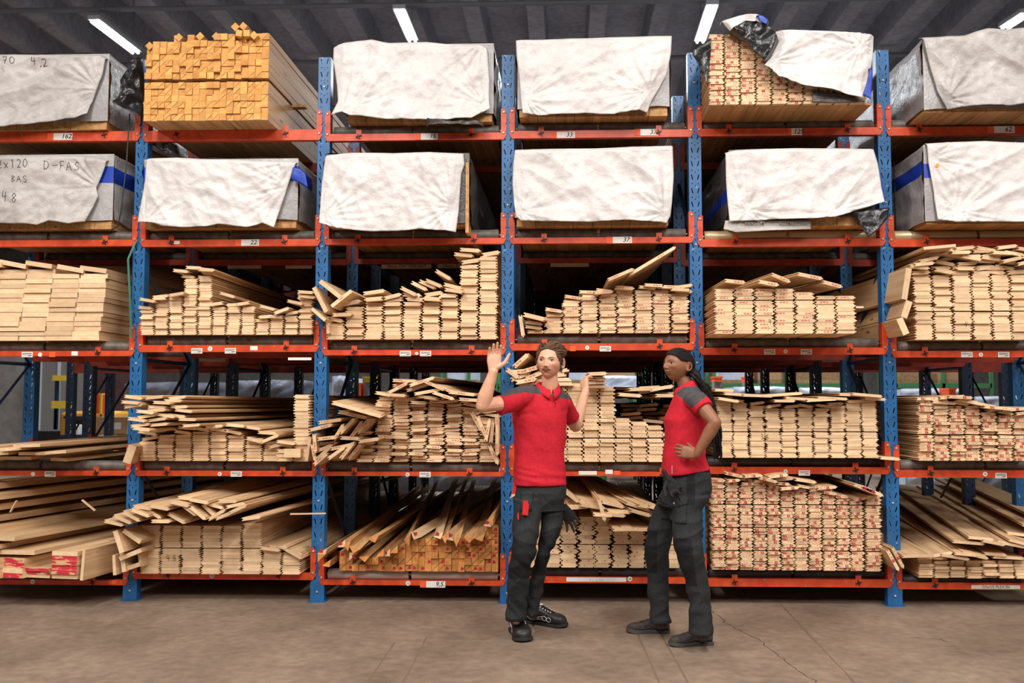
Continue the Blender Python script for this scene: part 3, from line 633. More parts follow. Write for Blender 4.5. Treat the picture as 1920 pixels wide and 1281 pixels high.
for i, (x, y, r, w, t) in enumerate(((222, 1016, 70, .16, .035), (247, 1006, 32, .15, .03), (244, 1040, -22, .17, .03), (214, 1060, 86, .14, .022), (229, 1046, 80, .2, .03), (250, 1062, -18, .1, .03), (262, 1050, 80, .1, .02))):
    LO('E1P', 'plain_plank', x, y, -.3+.02*i, r, 4, 0, w, t, 1.6, 'plain')
LO('E1S', 'plain_plank', 544, 964, -.1, 0, 80, 0, .012, .01, .25, 'plain', label='thin pale stick lying across the fanned boards before the second post')
# E2 loose battens
STK['E2L'] = 'loose triangular batten lying on the amber-ended pile left of the man'
for i, (x, y, r, yw, pt) in enumerate(((604, 1034, 20, 0, 0), (603, 1047, 180, 0, 0), (612, 1055, 10, 0, 0), (640, 1019, 0, 0, 1), (655, 1024, 150, -2, 1), (665, 1028, 60, -3, 1), (662, 1044, 180, 0, 0), (683, 1044, 40, -1, 0), (712, 1036, 0, -1, 0), (724, 1036, 0, -1, 0), (738, 1030, 0, -1, 1), (768, 1014, 140, -5, 1.5), (822, 1002, 20, -5, 2), (838, 1010, 150, -4, 2), (860, 1016, 160, -4, 2), (915, 980, 10, 0, 0), (925, 976, 140, 0, 1), (700, 1008, 30, 2, 1), (780, 1003, 70, 5, 1), (880, 1008, 50, 2, 1), (900, 1006, 20, -3, 1.5), (845, 1006, 100, 3, 1.2))):
    LO('E2L', 'triangular_batten', x, y, -.14-.03*(i % 3), r, yw, pt*.35, .055, .055, 4.2, 'tri0', stamp='redtri' if i % 3 == 0 else None, var=0, mats='amber' if i % 3 else 'pale')
# E3 loose on top
STK['E3L'] = 'wide pale board lying loose on the lowest stack between the two people'
for i, (x, y, r, w, yw, pt) in enumerate(((1070, 930, 38, .13, -6, 2), (1082, 952, -3, .15, -3, 2), (1110, 950, 10, .17, -5, 2), (1128, 955, 74, .15, -4, 2), (1148, 946, 14, .16, -6, 2), (1160, 960, 4, .16, -8, 2), (1150, 966, 5, .15, -6, 1), (1130, 966, 3, .13, -2, 0), (1195, 950, 18, .17, -10, 1), (1215, 950, 8, .14, -12, 1), (1200, 962, 16, .14, -10, 0), (1168, 993, 0, .14, -6, 1), (1200, 993, 2, .16, -8, 1), (1235, 955, 18, .15, -12, 2), (1250, 985, 12, .15, -8, 1), (1040, 955, -8, .15, 0, 1))):
    LO('E3L', 'rosette_board', x, y, -.22-.03*(i % 4), r, yw, pt, w, .024, 4, stamp='rose' if i % 4 == 0 else None, var=0)
# E4
STK['E4L'] = 'red-stamped board lying loose on the tall dense stack'
for i, (x, y, r, w) in enumerate(((1376, 891, 12, .12), (1412, 893, -3, .12), (1458, 893, -8, .13), (1470, 899, -6, .12), (1510, 902, 8, .14), (1440, 900, 14, .12), (1550, 915, -5, .13), (1480, 916, -4, .12))):
    LO('E4L', 'cladding_board', x, y, -.12-.03*(i % 3), r, 0, 0, w, .02, 3.5, stamp='dense', var=i % 5)
for x, y, r, lab in ((1635, 921, 24, 'long stamped board sliding down right off the tall dense stack'), (1620, 916, 22, 'second long stamped board sliding off the tall dense stack'), (1683, 1045, 62, 'stamped board wedged at a slant against the last blue post, outer one'), (1674, 1050, 62, 'stamped board wedged at a slant against the last blue post, inner one')):
    LO('E4P', 'cladding_board', x, y, -.25, r, 0, 0, .15, .022, 3, stamp='dense', var=1, label=lab)
# E5 long loose boards
STK['E5L'] = 'long wide board sprawled up the lowest shelf of the rightmost bay'
for i, (x, y, r, w, yw) in enumerate(((1740, 1045, 3, .2, 8), (1766, 1040, -12, .13, 8), (1790, 1045, 8, .18, 8), (1810, 1040, 4, .14, 9), (1815, 1018, 3, .2, 11), (1838, 1010, 4, .16, 12), (1862, 1018, 10, .14, 12), (1828, 1042, 12, .16, 10), (1865, 1040, 3, .14, 10), (1900, 1022, 10, .2, 12), (1920, 1020, 14, .2, 12), (1720, 1043, -3, .2, 6), (1890, 1046, 2, .2, 6), (1930, 1005, 6, .3, 13), (1960, 990, 6, .3, 13), (1990, 980, 6, .3, 13))):
    LO('E5L', pb, x, y, -.12-.03*(i % 4)+(.3 if i > 12 else 0), r, yw, 0, w, .02, 4.2)
STK['E5T'] = 'dim plank stacked deep in the lowest shelf of the rightmost bay'
for i in range(14):
    LO('E5T', 'plain_plank', 1800+(i % 4)*58, 1012-(i//4)*12, 1.1, rr.uniform(-4, 4), 11, 0, .3, .028, 3.2, 'plain')

def emit_boards():
    kinds = {}
    for r in REC: kinds.setdefault(r['name'], []).append(r)
    for name, rs in kinds.items():
        rs.sort(key=lambda r: -r['score'])
        ind, rest = rs[:300], rs[300:]
        for r in ind:
            o = bpy.data.objects.new(name, r['me']); o.matrix_world = r['M']; link(o)
            desc = r['label'] or STK[r['stack']]
            o['label'] = desc; o['category'] = 'batten' if 'batten' in name else 'plank' if 'plank' in name else 'board'
            if not r['label']: o['group'] = 'stack %s' % desc.split(' in the ')[-1].split(' on the ')[-1] if False else desc
        if rest:
            V = []; Fc = []; MI = []; n = 0; mats = []
            for r in rest:
                me = r['me']; co = np.empty(len(me.vertices)*3, np.float32); me.vertices.foreach_get('co', co); co = co.reshape(-1, 3)
                M = np.array(r['M']); co = co @ M[:3, :3].T + M[:3, 3]; V.append(co)
                mp = []
                for mm in me.materials:
                    if mm not in mats: mats.append(mm)
                    mp.append(mats.index(mm))
                for p in me.polygons: Fc.append([n+i for i in p.vertices]); MI.append(mp[p.material_index])
                n += len(co)
            me = bpy.data.meshes.new(name+'_mass'); me.from_pydata(np.concatenate(V).tolist(), [], Fc)
            for mm in mats: me.materials.append(mm)
            me.polygons.foreach_set('material_index', MI); me.update()
            o = link(bpy.data.objects.new(name, me))
            tag(o, {'profiled_board': 'the remaining pale profiled boards packed in the dense stacks across the rack', 'lettered_board': 'the remaining thin red-stamped boards packed in the rack stacks', 'cladding_board': 'the remaining thin red-stamped boards packed in the tall dense stack behind the woman'}.get(name, 'the remaining boards of the piles'), 'boards', None, 'stuff')
        print('BOARDS', name, len(ind), len(rest))
emit_boards()
# ---------------------------------------------------------------- wrapped packs
def sheetmat(name, c, c2, rough=.45, spec=.45):
    def bld(nt, b):
        mp = coords(nt, (1, 1, 1)); n = nd(nt, 'ShaderNodeTexNoise', i_Scale=3.5, i_Detail=8.0, i_Roughness=.7); nt.links.new(mp.outputs[0], n.inputs['Vector'])
        nt.links.new(ramp(nt, n.outputs[0], [(.35, c2), (.6, c)]), b.inputs['Base Color'])
        n2 = nd(nt, 'ShaderNodeTexNoise', i_Scale=26.0, i_Detail=5.0, i_Distortion=1.2); nt.links.new(mp.outputs[0], n2.inputs['Vector'])
        bump(nt, b, n2.outputs[0], .5, .01)
    return mat(name, c, rough, 0, bld, spec)
M_WHITE = sheetmat('white_tarp', srgb(220, 215, 213), srgb(204, 198, 195))
M_GREYT = sheetmat('dusty_grey_tarp', srgb(190, 184, 180), srgb(168, 162, 158), .4)
M_SIDE = sheetmat('silver_grey_film', srgb(176, 172, 172), srgb(150, 146, 146), .35)
M_SIDED = sheetmat('dark_translucent_film', srgb(96, 88, 84), srgb(70, 64, 62), .3)
M_BLKS = sheetmat('black_film', srgb(34, 33, 35), srgb(24, 23, 25), .28, .6)
M_BLUES = mat('blue_printed_band', srgb(20, 60, 170), .4)
M_GREENP = mat('dark_green_print', srgb(30, 66, 66), .5)
def lerp_poly(pts, n):
    pts = [Vector(p) for p in pts]; d = [0]
    for a, b in zip(pts, pts[1:]): d.append(d[-1]+(b-a).length)
    out = []
    for i in range(n+1):
        s = d[-1]*i/n; k = 0
        while k < len(d)-2 and d[k+1] < s: k += 1
        f = (s-d[k])/max(1e-9, d[k+1]-d[k]); out.append(pts[k].lerp(pts[k+1], f))
    return out
def crumple(x, z, seed, ang, amp, stretch=2.6):
    ca, sa = math.cos(ang), math.sin(ang); u = x*ca+z*sa; v = -x*sa+z*ca
    a = noise.voronoi(Vector((u*3.2, v*3.2*stretch/2.0, seed)))[0][0]
    b = noise.voronoi(Vector((u*9, v*11, seed+5)))[0][0]
    r = 1-abs(noise.noise(Vector((u*1.6, v*1.6*stretch, seed+9))))*2
    r2 = 1-abs(noise.noise(Vector((u*3.1+3, v*7.5*stretch/2.6, seed+2))))*2.4
    return amp*(.35*a+.26*b+.5*r*r+.32*r2)+amp*.2*noise.noise(Vector((x*20, z*20, seed)))
def coons(top, right, bottom, left, nu, nv):
    T = lerp_poly(top, nu); B = lerp_poly(bottom, nu); L = lerp_poly(left, nv); R = lerp_poly(right, nv)
    G = []
    for j in range(nv+1):
        v = j/nv; row = []
        for i in range(nu+1):
            u = i/nu
            p = T[i]*(1-v)+B[i]*v+L[j]*(1-u)+R[j]*u-(T[0]*(1-u)*(1-v)+T[-1]*u*(1-v)+B[0]*(1-u)*v+B[-1]*u*v)
            row.append(p)
        G.append(row)
    return G
def sheet(parent, name, top, right, bottom, left, Yf, m, seed, ang=.5, amp=.03, flare=.03, back=.05, origins=(), inner=None, nu=110, nv=60, sag=0.):
    P3 = lambda p: P(p[0], p[1], Yf)
    f = lambda pl: [Vector((P3(q).x, P3(q).z)) for q in pl]
    G = coons(f(top), f(right), f(bottom), f(left), nu, nv); mb = MB(); vs = []
    O = [(P3(o).x, P3(o).z) for o in origins]
    for j, row in enumerate(G):
        v = j/nv
        for i, p in enumerate(row):
            u = i/nu; e = min(1, min(u, 1-u)*14, v*10+.15)
            d = crumple(p.x, p.y, seed, ang, amp)
            for (ox, oz) in O:
                r = math.hypot(p.x-ox, p.y-oz); th = math.atan2(p.y-oz, p.x-ox)
                d += amp*.42*(1-abs(noise.noise(Vector((th*4.2, seed, ox+r*1.5))))*3)*math.exp(-r/.3)*min(1, r/.05)
            d = d*e+flare*max(0, v-.75)*4*(.5+noise.noise(Vector((p.x*4, seed, 3))))
            bk = back*max(0, 1-v*16)**2
            vs.append(Vector((p.x, Yf-.006-d+bk, p.y-bk*.1)))
    mb.add(vs, [(j*(nu+1)+i, (j+1)*(nu+1)+i, (j+1)*(nu+1)+i+1, j*(nu+1)+i+1) for j in range(nv) for i in range(nu)], 0, True)
    o = mb.build(name, [m, inner or M_BLKS], parent)
    s = o.modifiers.new('thick', 'SOLIDIFY'); s.thickness = .003; s.offset = -1; s.material_offset = 1
    return o
def pack(key, label, x0, x1, ytop, ybot, Yf, top, right, bottom, left, m=None, side=None, seed=1, ang=.5, amp=.03, zbot=None, L=4.1, band=None, strap=None, wrapz=.06, core=True, grp=None, wrap=True, cx0=None, cx1=None, **kw):
    m = m or M_WHITE; side = side or M_SIDE
    X0, X1 = P(x0, ybot, Yf).x, P(x1, ybot, Yf).x; Z0 = zbot if zbot is not None else P(x0, ybot, Yf).z; Z1 = P((x0+x1)/2, ytop, Yf).z
    t = empty('wrapped_lumber_pack', ((X0+X1)/2, Yf, Z0)); tag(t, label, 'lumber pack', grp or 'wrapped lumber packs')
    inv = Matrix.Translation(-t.location)
    def par(o): o.parent = t; o.matrix_parent_inverse = inv; return o
    mb = MB(); n = max(3, int((X1-X0)/.125)); w = (X1-X0)/n; r_ = random.Random(seed)
    for c in range(n):
        zz = Z0; nr = max(2, int((Z1-Z0)/.09)); hh = (Z1-Z0-.004)/nr
        for k in range(nr): mb.box(X0+c*w+.0015, X0+(c+1)*w-.0015, Yf+.03+r_.uniform(0, .01), Yf+L, Z0+k*hh+.001, Z0+(k+1)*hh-.001)
    par(mb.build('board_bundle', W_BUN))
    if wrap:
        # film over left side, top and right side
        e = .012; pts = []
        zl = Z0+wrapz
        path = lerp_poly([(X0-e, zl), (X0-e, Z1+.0), (X0+.01, Z1+e)], 22)+lerp_poly([(X0+.01, Z1+e), (X1-.01, Z1+e)], 26)[1:]+lerp_poly([(X1-.01, Z1+e), (X1+e, Z1), (X1+e, zl)], 22)[1:]
        nv = 60; vs = []; np_ = len(path)
        for j in range(nv+1):
            y = Yf+.02+(L-.02)*(j/nv)**1.5
            for i, q in enumerate(path):
                d = crumple(y*.8, (q.x+q.y)*1.0, seed+3, .3, amp*.8)-amp*.25
                nx, nz = (-1, 0) if i < 20 else (1, 0) if i > np_-20 else (0, 1)
                hz = .03*noise.noise(Vector((y*3, i > np_/2, seed))) if i in (0, np_-1) else 0
                vs.append(Vector((q.x+nx*max(d, 0), y, q.y+nz*max(d, 0)*.6+hz)))
        mb = MB(); mb.add(vs, [(j*np_+i, j*np_+i+1, (j+1)*np_+i+1, (j+1)*np_+i) for j in range(nv) for i in range(np_-1)], 0, True)
        N, Q = 40, 16; V2 = []
        for j in range(Q+1):
            for i in range(N+1):
                x = X0-e+(X1-X0+2*e)*i/N; z = zl+(Z1+e-zl)*j/Q; ed = min(1, i/3, (N-i)/3, (Q-j)/2)
                V2.append(Vector((x, Yf+.02-ed*(.006+max(0, crumple(x, z, seed+1, ang, amp*.3)*.6)), z+(.012*noise.noise(Vector((x*5, seed, 0))) if j == 0 else 0))))
        mb.add(V2, [(j*(N+1)+i, j*(N+1)+i+1, (j+1)*(N+1)+i+1, (j+1)*(N+1)+i) for j in range(Q) for i in range(N)], 0, True)
        if band:
            za, zb_ = Z0+(Z1-Z0)*band[0], Z0+(Z1-Z0)*band[1]; k = 0
            for fi, f in enumerate(mb.f):
                zc = sum(mb.v[q][2] for q in f)/4; xc = sum(mb.v[q][0] for q in f)/4; yc = sum(mb.v[q][1] for q in f)/4
                if za < zc < zb_ and yc < Yf+(band[2] if len(band) > 2 else 9): mb.m[fi] = 1
        par(mb.build('side_film', [side, M_BLUES], recalc=True))
    if strap:
        for ys in strap:
            mb = MB(); e = .03; y = Yf+ys
            for (a, b, c, d) in ((X0-e, X0-e+.003, Z0-.004, Z1+e), (X1+e-.003, X1+e, Z0-.004, Z1+e), (X0-e, X1+e, Z1+e-.003, Z1+e)): mb.box(a, b, y, y+.016, c, d)
            par(mb.build('strap', M_BLACK))
    o = sheet(t, 'front_sheet', top, right, bottom, left, Yf-.014, m, seed, ang, amp, **kw); par(o)
    return t, par
# A0 / B0 / B1 ...
A0, parA0 = pack('A0', 'dusty grey wrapped lumber pack on the top shelf, at the upper left corner', -110, 196, 104, 240, -.08, [(-110, 97), (0, 98), (90, 99), (150, 99), (190, 100), (199, 106)], [(199, 106), (193, 140), (186, 158), (178, 180), (172, 200), (170, 216)], [(-110, 244), (0, 243), (60, 238), (110, 231), (150, 228), (170, 218)], [(-110, 97), (-110, 244)], M_GREYT, M_SIDE, 1.3, .5, .035, ROLLTOP['A', 0], flare=.05, origins=((186, 168),))
B0, parB0 = pack('B0', 'grey wrapped pack with handwritten D-FAS, second highest shelf at the left edge', -110, 205, 292, 432, -.08, [(-110, 289), (0, 288), (110, 287), (170, 289), (201, 297)], [(201, 297), (197, 315), (188, 338), (181, 352), (185, 368), (174, 392), (163, 417)], [(-110, 424), (0, 421), (51, 421), (75, 424), (96, 416), (137, 423), (163, 418)], [(-110, 289), (-110, 424)], M_GREYT, M_SIDE, 2.3, .9, .035, ROLLTOP['B', 0], band=(.62, .84), strap=(.6,), origins=((184, 350),), flare=.03)
B1, parB1 = pack('B1', 'white wrapped pack with a blue corner stripe, second highest shelf of the second bay', 268, 553, 300, 430, -.1, [(275, 294), (330, 292), (371, 294), (447, 296), (500, 299), (556, 301)], [(556, 301), (551, 319), (541, 346), (531, 378), (522, 405), (516, 428)], [(259, 417), (290, 419), (309, 426), (343, 428), (388, 426), (412, 421), (440, 425), (464, 428), (495, 420), (516, 428)], [(275, 294), (272, 343), (264, 385), (259, 417)], None, M_SIDE, 3.1, 2.3, .033, ROLLTOP['B', 1], band=(.66, .9, .35), origins=((275, 417), (540, 350), (555, 303)))
A2, parA2 = pack('A2', 'white wrapped pack with black film peeping below, top shelf of the third bay', 650, 922, 84, 236, -.08, [(626, 84), (645, 76), (669, 72), (696, 70), (730, 76), (799, 74), (840, 78), (902, 80), (912, 86)], [(912, 86), (915, 110), (918, 150), (917, 186), (919, 205)], [(624, 219), (645, 214), (660, 221), (737, 225), (840, 228), (885, 225), (900, 217), (919, 205)], [(626, 84), (625, 113), (632, 160), (634, 192), (624, 219)], None, M_SIDE, 4.7, 1.2, .035, ROLLTOP['A', 2], origins=((645, 212), (912, 200), (905, 84)), flare=.05)
B2, parB2 = pack('B2', 'white wrapped pack overlapping the second post, second highest shelf of the third bay', 612, 876, 290, 430, -.16, [(611, 288), (640, 284), (658, 282), (737, 283), (806, 281), (869, 284)], [(869, 284), (871, 309), (865, 326), (862, 371), (860, 400), (856, 437)], [(600, 419), (634, 430), (703, 436), (750, 434), (789, 431), (840, 435), (856, 437)], [(611, 288), (604, 343), (601, 380), (600, 419)], None, M_SIDED, 5.9, 1.9, .034, ROLLTOP['B', 2], wrapz=.01, origins=((605, 410), (850, 390)))
mb = MB(); p = P(878, 437, -.15); q = P(878, 305, -.15); mb.box(p.x-.02, p.x+.004, -.16, 4.2, p.z, q.z); parB2(mb.build('edge_board', W_BUN))
mb = MB(); a = P(870, 345, -.16); mb.add([a+Vector(v) for v in ((-.03, -.03, -.14), (.0, -.03, -.16), (.02, -.028, .0), (.01, -.03, .04), (-.02, -.03, .05))], [(0, 1, 2, 3, 4)]); 
A3, parA3 = pack('A3', 'white wrapped pack on the top shelf behind the two people', 973, 1253, 76, 222, -.14, [(967, 71), (1040, 69), (1100, 67), (1180, 64), (1260, 62)], [(1260, 62), (1258, 100), (1250, 140), (1236, 166), (1222, 190), (1213, 213)], [(980, 214), (1012, 219), (1050, 217), (1098, 214), (1150, 217), (1198, 210), (1213, 213)], [(967, 71), (969, 110), (974, 150), (977, 190), (980, 214)], None, M_SIDE, 6.1, .3, .03, ROLLTOP['A', 3], origins=((1215, 175), (985, 190)))
B3, parB3 = pack('B3', 'white wrapped pack on the second highest shelf behind the two people', 968, 1254, 282, 428, -.1, [(966, 277), (1040, 275), (1120, 274), (1190, 271), (1261, 269)], [(1261, 269), (1263, 330), (1260, 380), (1257, 404), (1250, 419)], [(968, 407), (978, 417), (1040, 417), (1115, 417), (1170, 414), (1239, 417), (1250, 419)], [(966, 277), (962, 310), (961, 345), (964, 385), (968, 407)], None, M_SIDE, 7.7, 2.5, .032, ROLLTOP['B', 3], origins=((1245, 400), (975, 400)))
A4, parA4 = pack('A4', 'wrapped pack with its white cover pulled half aside, top shelf right of the woman', 1332, 1632, 64, 195, -.36, [(1452, 57), (1484, 53), (1560, 56), (1610, 58), (1638, 63)], [(1638, 63), (1636, 108), (1631, 140), (1624, 165), (1617, 188)], [(1429, 128), (1455, 151), (1509, 165), (1563, 176), (1617, 188)], [(1452, 57), (1459, 79), (1445, 108), (1429, 128)], None, M_SIDE, 8.2, .2, .03, ROLLTOP['A', 4], flare=.08, origins=((1610, 90), (1440, 120)), wrap=False) if False else (None, None)
def cover_A4():
    Yf = -.4; z0 = ROLLTOP['A', 4]; zb_ = P(1480, 195, -.38).z
    t = empty('wrapping_cover', (P(1530, 120, Yf).x, Yf, P(1530, 120, Yf).z)); tag(t, 'white plastic cover pulled half aside, black underside showing, on the top right-centre pack', 'cover')
    inv = Matrix.Translation(-t.location)
    def par(o): o.parent = t; o.matrix_parent_inverse = inv; return o
    par(sheet(t, 'white_sheet', [(1452, 57), (1484, 53), (1560, 56), (1610, 58), (1638, 63)], [(1638, 63), (1636, 108), (1631, 140), (1624, 165), (1617, 188)], [(1429, 128), (1455, 151), (1509, 165), (1563, 176), (1617, 188)], [(1452, 57), (1459, 79), (1445, 108), (1429, 128)], Yf-.02, M_WHITE, 8.2, .2, .035, flare=.08, origins=((1610, 90), (1440, 120))))
    par(sheet(t, 'black_fold', [(1362, 62), (1390, 42), (1425, 38), (1448, 56)], [(1448, 56), (1459, 79), (1447, 104), (1432, 124)], [(1390, 78), (1404, 92), (1418, 108), (1432, 124)], [(1362, 62), (1372, 68), (1380, 72), (1390, 78)], Yf-.03, M_BLKS, 2.2, .8, .07, flare=.02, nu=60, nv=40))
    par(sheet(t, 'white_corner', [(1352, 40), (1385, 30), (1420, 27), (1442, 40)], [(1442, 40), (1430, 46), (1418, 42)], [(1368, 60), (1380, 52), (1396, 42), (1418, 42)], [(1352, 40), (1360, 50), (1368, 60)], Yf-.06, M_WHITE, 3.2, .8, .03, flare=.02, nu=40, nv=20))
    par(sheet(t, 'blue_stripe', [(1418, 28), (1430, 29), (1441, 38)], [(1441, 38), (1438, 46)], [(1424, 40), (1431, 44), (1438, 46)], [(1418, 28), (1424, 40)], Yf-.1, M_BLUES, 3.2, .8, .01, flare=.0, nu=12, nv=10))
    par(sheet(t, 'blue_edge', [(1631, 125), (1636, 128)], [(1636, 128), (1632, 188)], [(1617, 178), (1632, 188)], [(1631, 125), (1625, 155), (1617, 178)], Yf-.07, M_BLUES, 3.2, .8, .01, flare=.0, nu=12, nv=20))
    par(sheet(t, 'black_side_flap', [(1300, 95), (1318, 80), (1334, 68)], [(1334, 68), (1332, 110), (1326, 165)], [(1298, 105), (1312, 140), (1326, 168)], [(1300, 95), (1298, 105)], Yf+.03, M_BLKS, 3.9, .8, .05, flare=.02, nu=30, nv=40))
    par(sheet(t, 'grey_underlay', [(1524, 168), (1560, 174), (1612, 186)], [(1612, 186), (1622, 192)], [(1522, 192), (1560, 195), (1622, 194)], [(1524, 168), (1522, 192)], Yf+.005, M_SIDED, 3.9, .8, .015, flare=.0, nu=30, nv=12))
cover_A4()
def core_A4():
    Yf = -.34; X0, X1 = P(1332, 195, Yf).x, P(1634, 195, Yf).x; zb_ = P(1480, 195, -.38).z; z1 = P(1545, 60, Yf).z
    mb = MB()
    xs = P(1420, 195, Yf).x
    for i, (xa, yt) in enumerate(((1422, 100), (1450, 62), (1480, 60), (1520, 60), (1560, 60), (1600, 62))):
        xb = (1450, 1480, 1520, 1560, 1600, 1633)[i]
        mb.box(P(xa, 195, Yf).x+.002, P(xb, 195, Yf).x-.002, -.3, 4.2, zb_+.42, P(xa, yt, Yf).z)
    tag(mb.build('board_bundle', W_BUN), 'covered board bundle under the pulled-aside white cover on the top shelf', 'bundle')
    mb = MB(); n = 9; w = (X1-X0)/n
    for i in range(n): mb.box(X0+i*w+.002, X0+(i+1)*w-.002, -.34, 4.4, ROLLTOP['A', 4]+.001, zb_-.001)
    tag(mb.build('bundle_base', W_BUN), 'lowest boards carrying the half-uncovered pack on the top shelf', 'bundle')
core_A4()
B4, parB4 = pack('B4', 'white wrapped pack with black film hanging at its right corner, second highest shelf', 1372, 1640, 282, 425, -.16, [(1360, 283), (1380, 277), (1440, 275), (1491, 274), (1560, 274), (1636, 276)], [(1636, 276), (1645, 305), (1651, 341), (1656, 380)], [(1367, 416), (1410, 415), (1455, 413), (1510, 413), (1563, 411), (1599, 399), (1656, 382)], [(1360, 283), (1361, 341), (1364, 380), (1367, 416)], None, M_SIDED, 9.4, .7, .03, ROLLTOP['B', 4], band=(.35, .55, 3), origins=((1400, 395), (1560, 400)))
parB4(sheet(B4, 'black_hanging_film', [(1597, 400), (1630, 392), (1668, 386)], [(1668, 386), (1664, 410), (1648, 430), (1624, 448)], [(1608, 424), (1616, 440), (1624, 448)], [(1597, 400), (1602, 412), (1608, 424)], -.2, M_BLKS, 3.3, .9, .06, flare=.05, nu=40, nv=30))
parB4(sheet(B4, 'lower_printed_sheet', [(1360, 412), (1440, 412), (1520, 412)], [(1520, 412), (1520, 430)], [(1356, 430), (1380, 437), (1440, 435), (1520, 434)], [(1360, 412), (1356, 430)], -.155, M_GREYT, 3.3, .2, .008, flare=.01, nu=40, nv=10))
parB4(sheet(B4, 'blue_edge', [(1648, 322), (1652, 330)], [(1652, 330), (1660, 384)], [(1655, 378), (1660, 384)], [(1648, 322), (1651, 345), (1655, 378)], -.15, M_BLUES, 3.2, .8, .008, flare=.0, nu=8, nv=20))
mb = MB(); q = P(1472, 415, -.16)
for s, xx in (('VEN.COM', 1415), ('KD', 1468), ('MAX 350K', 1496)):
    q = P(xx, 417.5, -.185); add_text(mb, s, .032, trs(*q), 0, .001)
parB4(mb.build('print', M_GREYINK))
A5, parA5 = pack('A5', 'dusty grey wrapped lumber pack on the top shelf, at the upper right corner', 1738, 2010, 72, 208, -.34, [(1728, 66), (1780, 64), (1810, 62), (1832, 54), (1850, 49), (1890, 50), (1925, 47), (2010, 50)], [(2010, 50), (2010, 200)], [(1775, 207), (1810, 203), (1850, 199), (1890, 201), (1920, 198), (2010, 200)], [(1728, 66), (1743, 126), (1757, 172), (1775, 207)], M_GREYT, M_SIDE, 10.5, 2.4, .04, None, strap=(1.0,), origins=((1770, 190),), wrapz=.02)
B5, parB5 = pack('B5', 'white wrapped pack with two orange dots and a blue side band, rightmost bay', 1740, 2010, 272, 414, -.24, [(1737, 265), (1790, 262), (1850, 260), (1920, 263), (2010, 264)], [(2010, 264), (2010, 418)], [(1755, 413), (1786, 419), (1850, 417), (1920, 418), (2010, 418)], [(1737, 265), (1740, 305), (1750, 359), (1755, 413)], None, M_SIDE, 11.6, .6, .03, ROLLTOP['B', 5], band=(.62, .8), strap=(.55,), origins=((1745, 300), (1790, 400)), wrapz=.02)
for (x, y) in ((1757, 311), (1771, 384)):
    p = P(x, y, -.27); mb = MB(); mb.tube([p+Vector((0, .02, 0)), p+Vector((0, -.012, 0))], .014, 12); parB5(mb.build('orange_dot', mat('orange_dot', srgb(250, 160, 60), .5)))
# blue corner piece on B1, green strap on B0, black crumpled film between A0 and A1
parB1(sheet(B1, 'blue_corner', [(549, 314), (562, 316), (574, 326)], [(574, 326), (578, 352)], [(547, 336), (562, 342), (578, 352)], [(549, 314), (547, 336)], -.135, M_BLUES, 3.2, .8, .012, flare=.0, back=0, nu=16, nv=12))
def blob_film(pts, Y, name, label, m, seed):
    t = sheet(None, name, *pts, Y, m, seed, .8, .09, flare=.05, nu=50, nv=50); tag(t, label, 'plastic film'); return t
blob_film(([(246, 135), (258, 112), (268, 106)], [(268, 106), (272, 160), (274, 205), (276, 226)], [(222, 200), (240, 208), (262, 216), (276, 226)], [(246, 135), (228, 155), (226, 175), (222, 200)]), -.12, 'black_film_bundle', 'crumpled black plastic film hanging left of the orange-ended battens', M_BLKS, 2.9)
blob_film(([(280, 268), (310, 266), (330, 272)], [(330, 272), (336, 285), (338, 292)], [(318, 292), (328, 292), (338, 292)], [(280, 268), (300, 280), (318, 292)]), .1, 'film_scrap', 'scrap of shiny film on top of the second bay pack', M_BLKS, 1.9)
blob_film(([(797, 228), (850, 230), (905, 230)], [(905, 230), (908, 238)], [(801, 240), (850, 239), (908, 238)], [(797, 228), (801, 240)]), -.1, 'black_film_edge', 'creased black film edge under the white pack in the third bay', M_SIDED, 1.4)
# ---------------------------------------------------------------- marker writing
STROKES = {'0': [[(.5, 1), (.15, .8), (.1, .3), (.4, 0), (.8, .2), (.85, .7), (.5, 1)]], '1': [[(.3, .8), (.5, 1), (.5, 0)]], '2': [[(.1, .8), (.4, 1), (.8, .8), (.6, .4), (.1, 0), (.9, .05)]],
 '3': [[(.1, .95), (.6, 1), (.8, .8), (.4, .55), (.85, .35), (.6, 0), (.1, .1)]], '4': [[(.3, 1), (.1, .4), (.9, .45)], [(.7, .9), (.6, -.1)]], '6': [[(.7, 1), (.2, .6), (.15, .15), (.5, 0), (.8, .25), (.5, .5), (.2, .3)]],
 '7': [[(.05, .95), (.85, 1), (.4, 0)], [(.25, .5), (.75, .5)]], '8': [[(.5, .5), (.15, .75), (.5, 1), (.85, .75), (.5, .5), (.1, .25), (.5, 0), (.9, .25), (.5, .5)]], '5': [[(.8, 1), (.25, 1), (.2, .55), (.7, .55), (.8, .2), (.4, 0), (.1, .1)]],
 'x': [[(.1, .6), (.8, 0)], [(.8, .6), (.1, 0)]], 'D': [[(.15, 0), (.15, 1)], [(.0, .95), (.6, .9), (.9, .5), (.5, .05), (.05, 0)]], '-': [[(.1, .5), (.9, .55)]], 'F': [[(.15, 0), (.2, 1), (.9, 1)], [(.15, .5), (.7, .55)]],
 'A': [[(.0, 0), (.45, 1), (.85, 0)], [(.15, .35), (.75, .4)]], 'S': [[(.85, .9), (.4, 1), (.15, .7), (.8, .35), (.6, 0), (.05, .1)]], 'B': [[(.15, 0), (.15, 1), (.7, .85), (.2, .5), (.8, .25), (.15, 0)]], ',': [[(.4, .1), (.2, -.2)]], '.': [[(.4, .05), (.45, 0)]]}
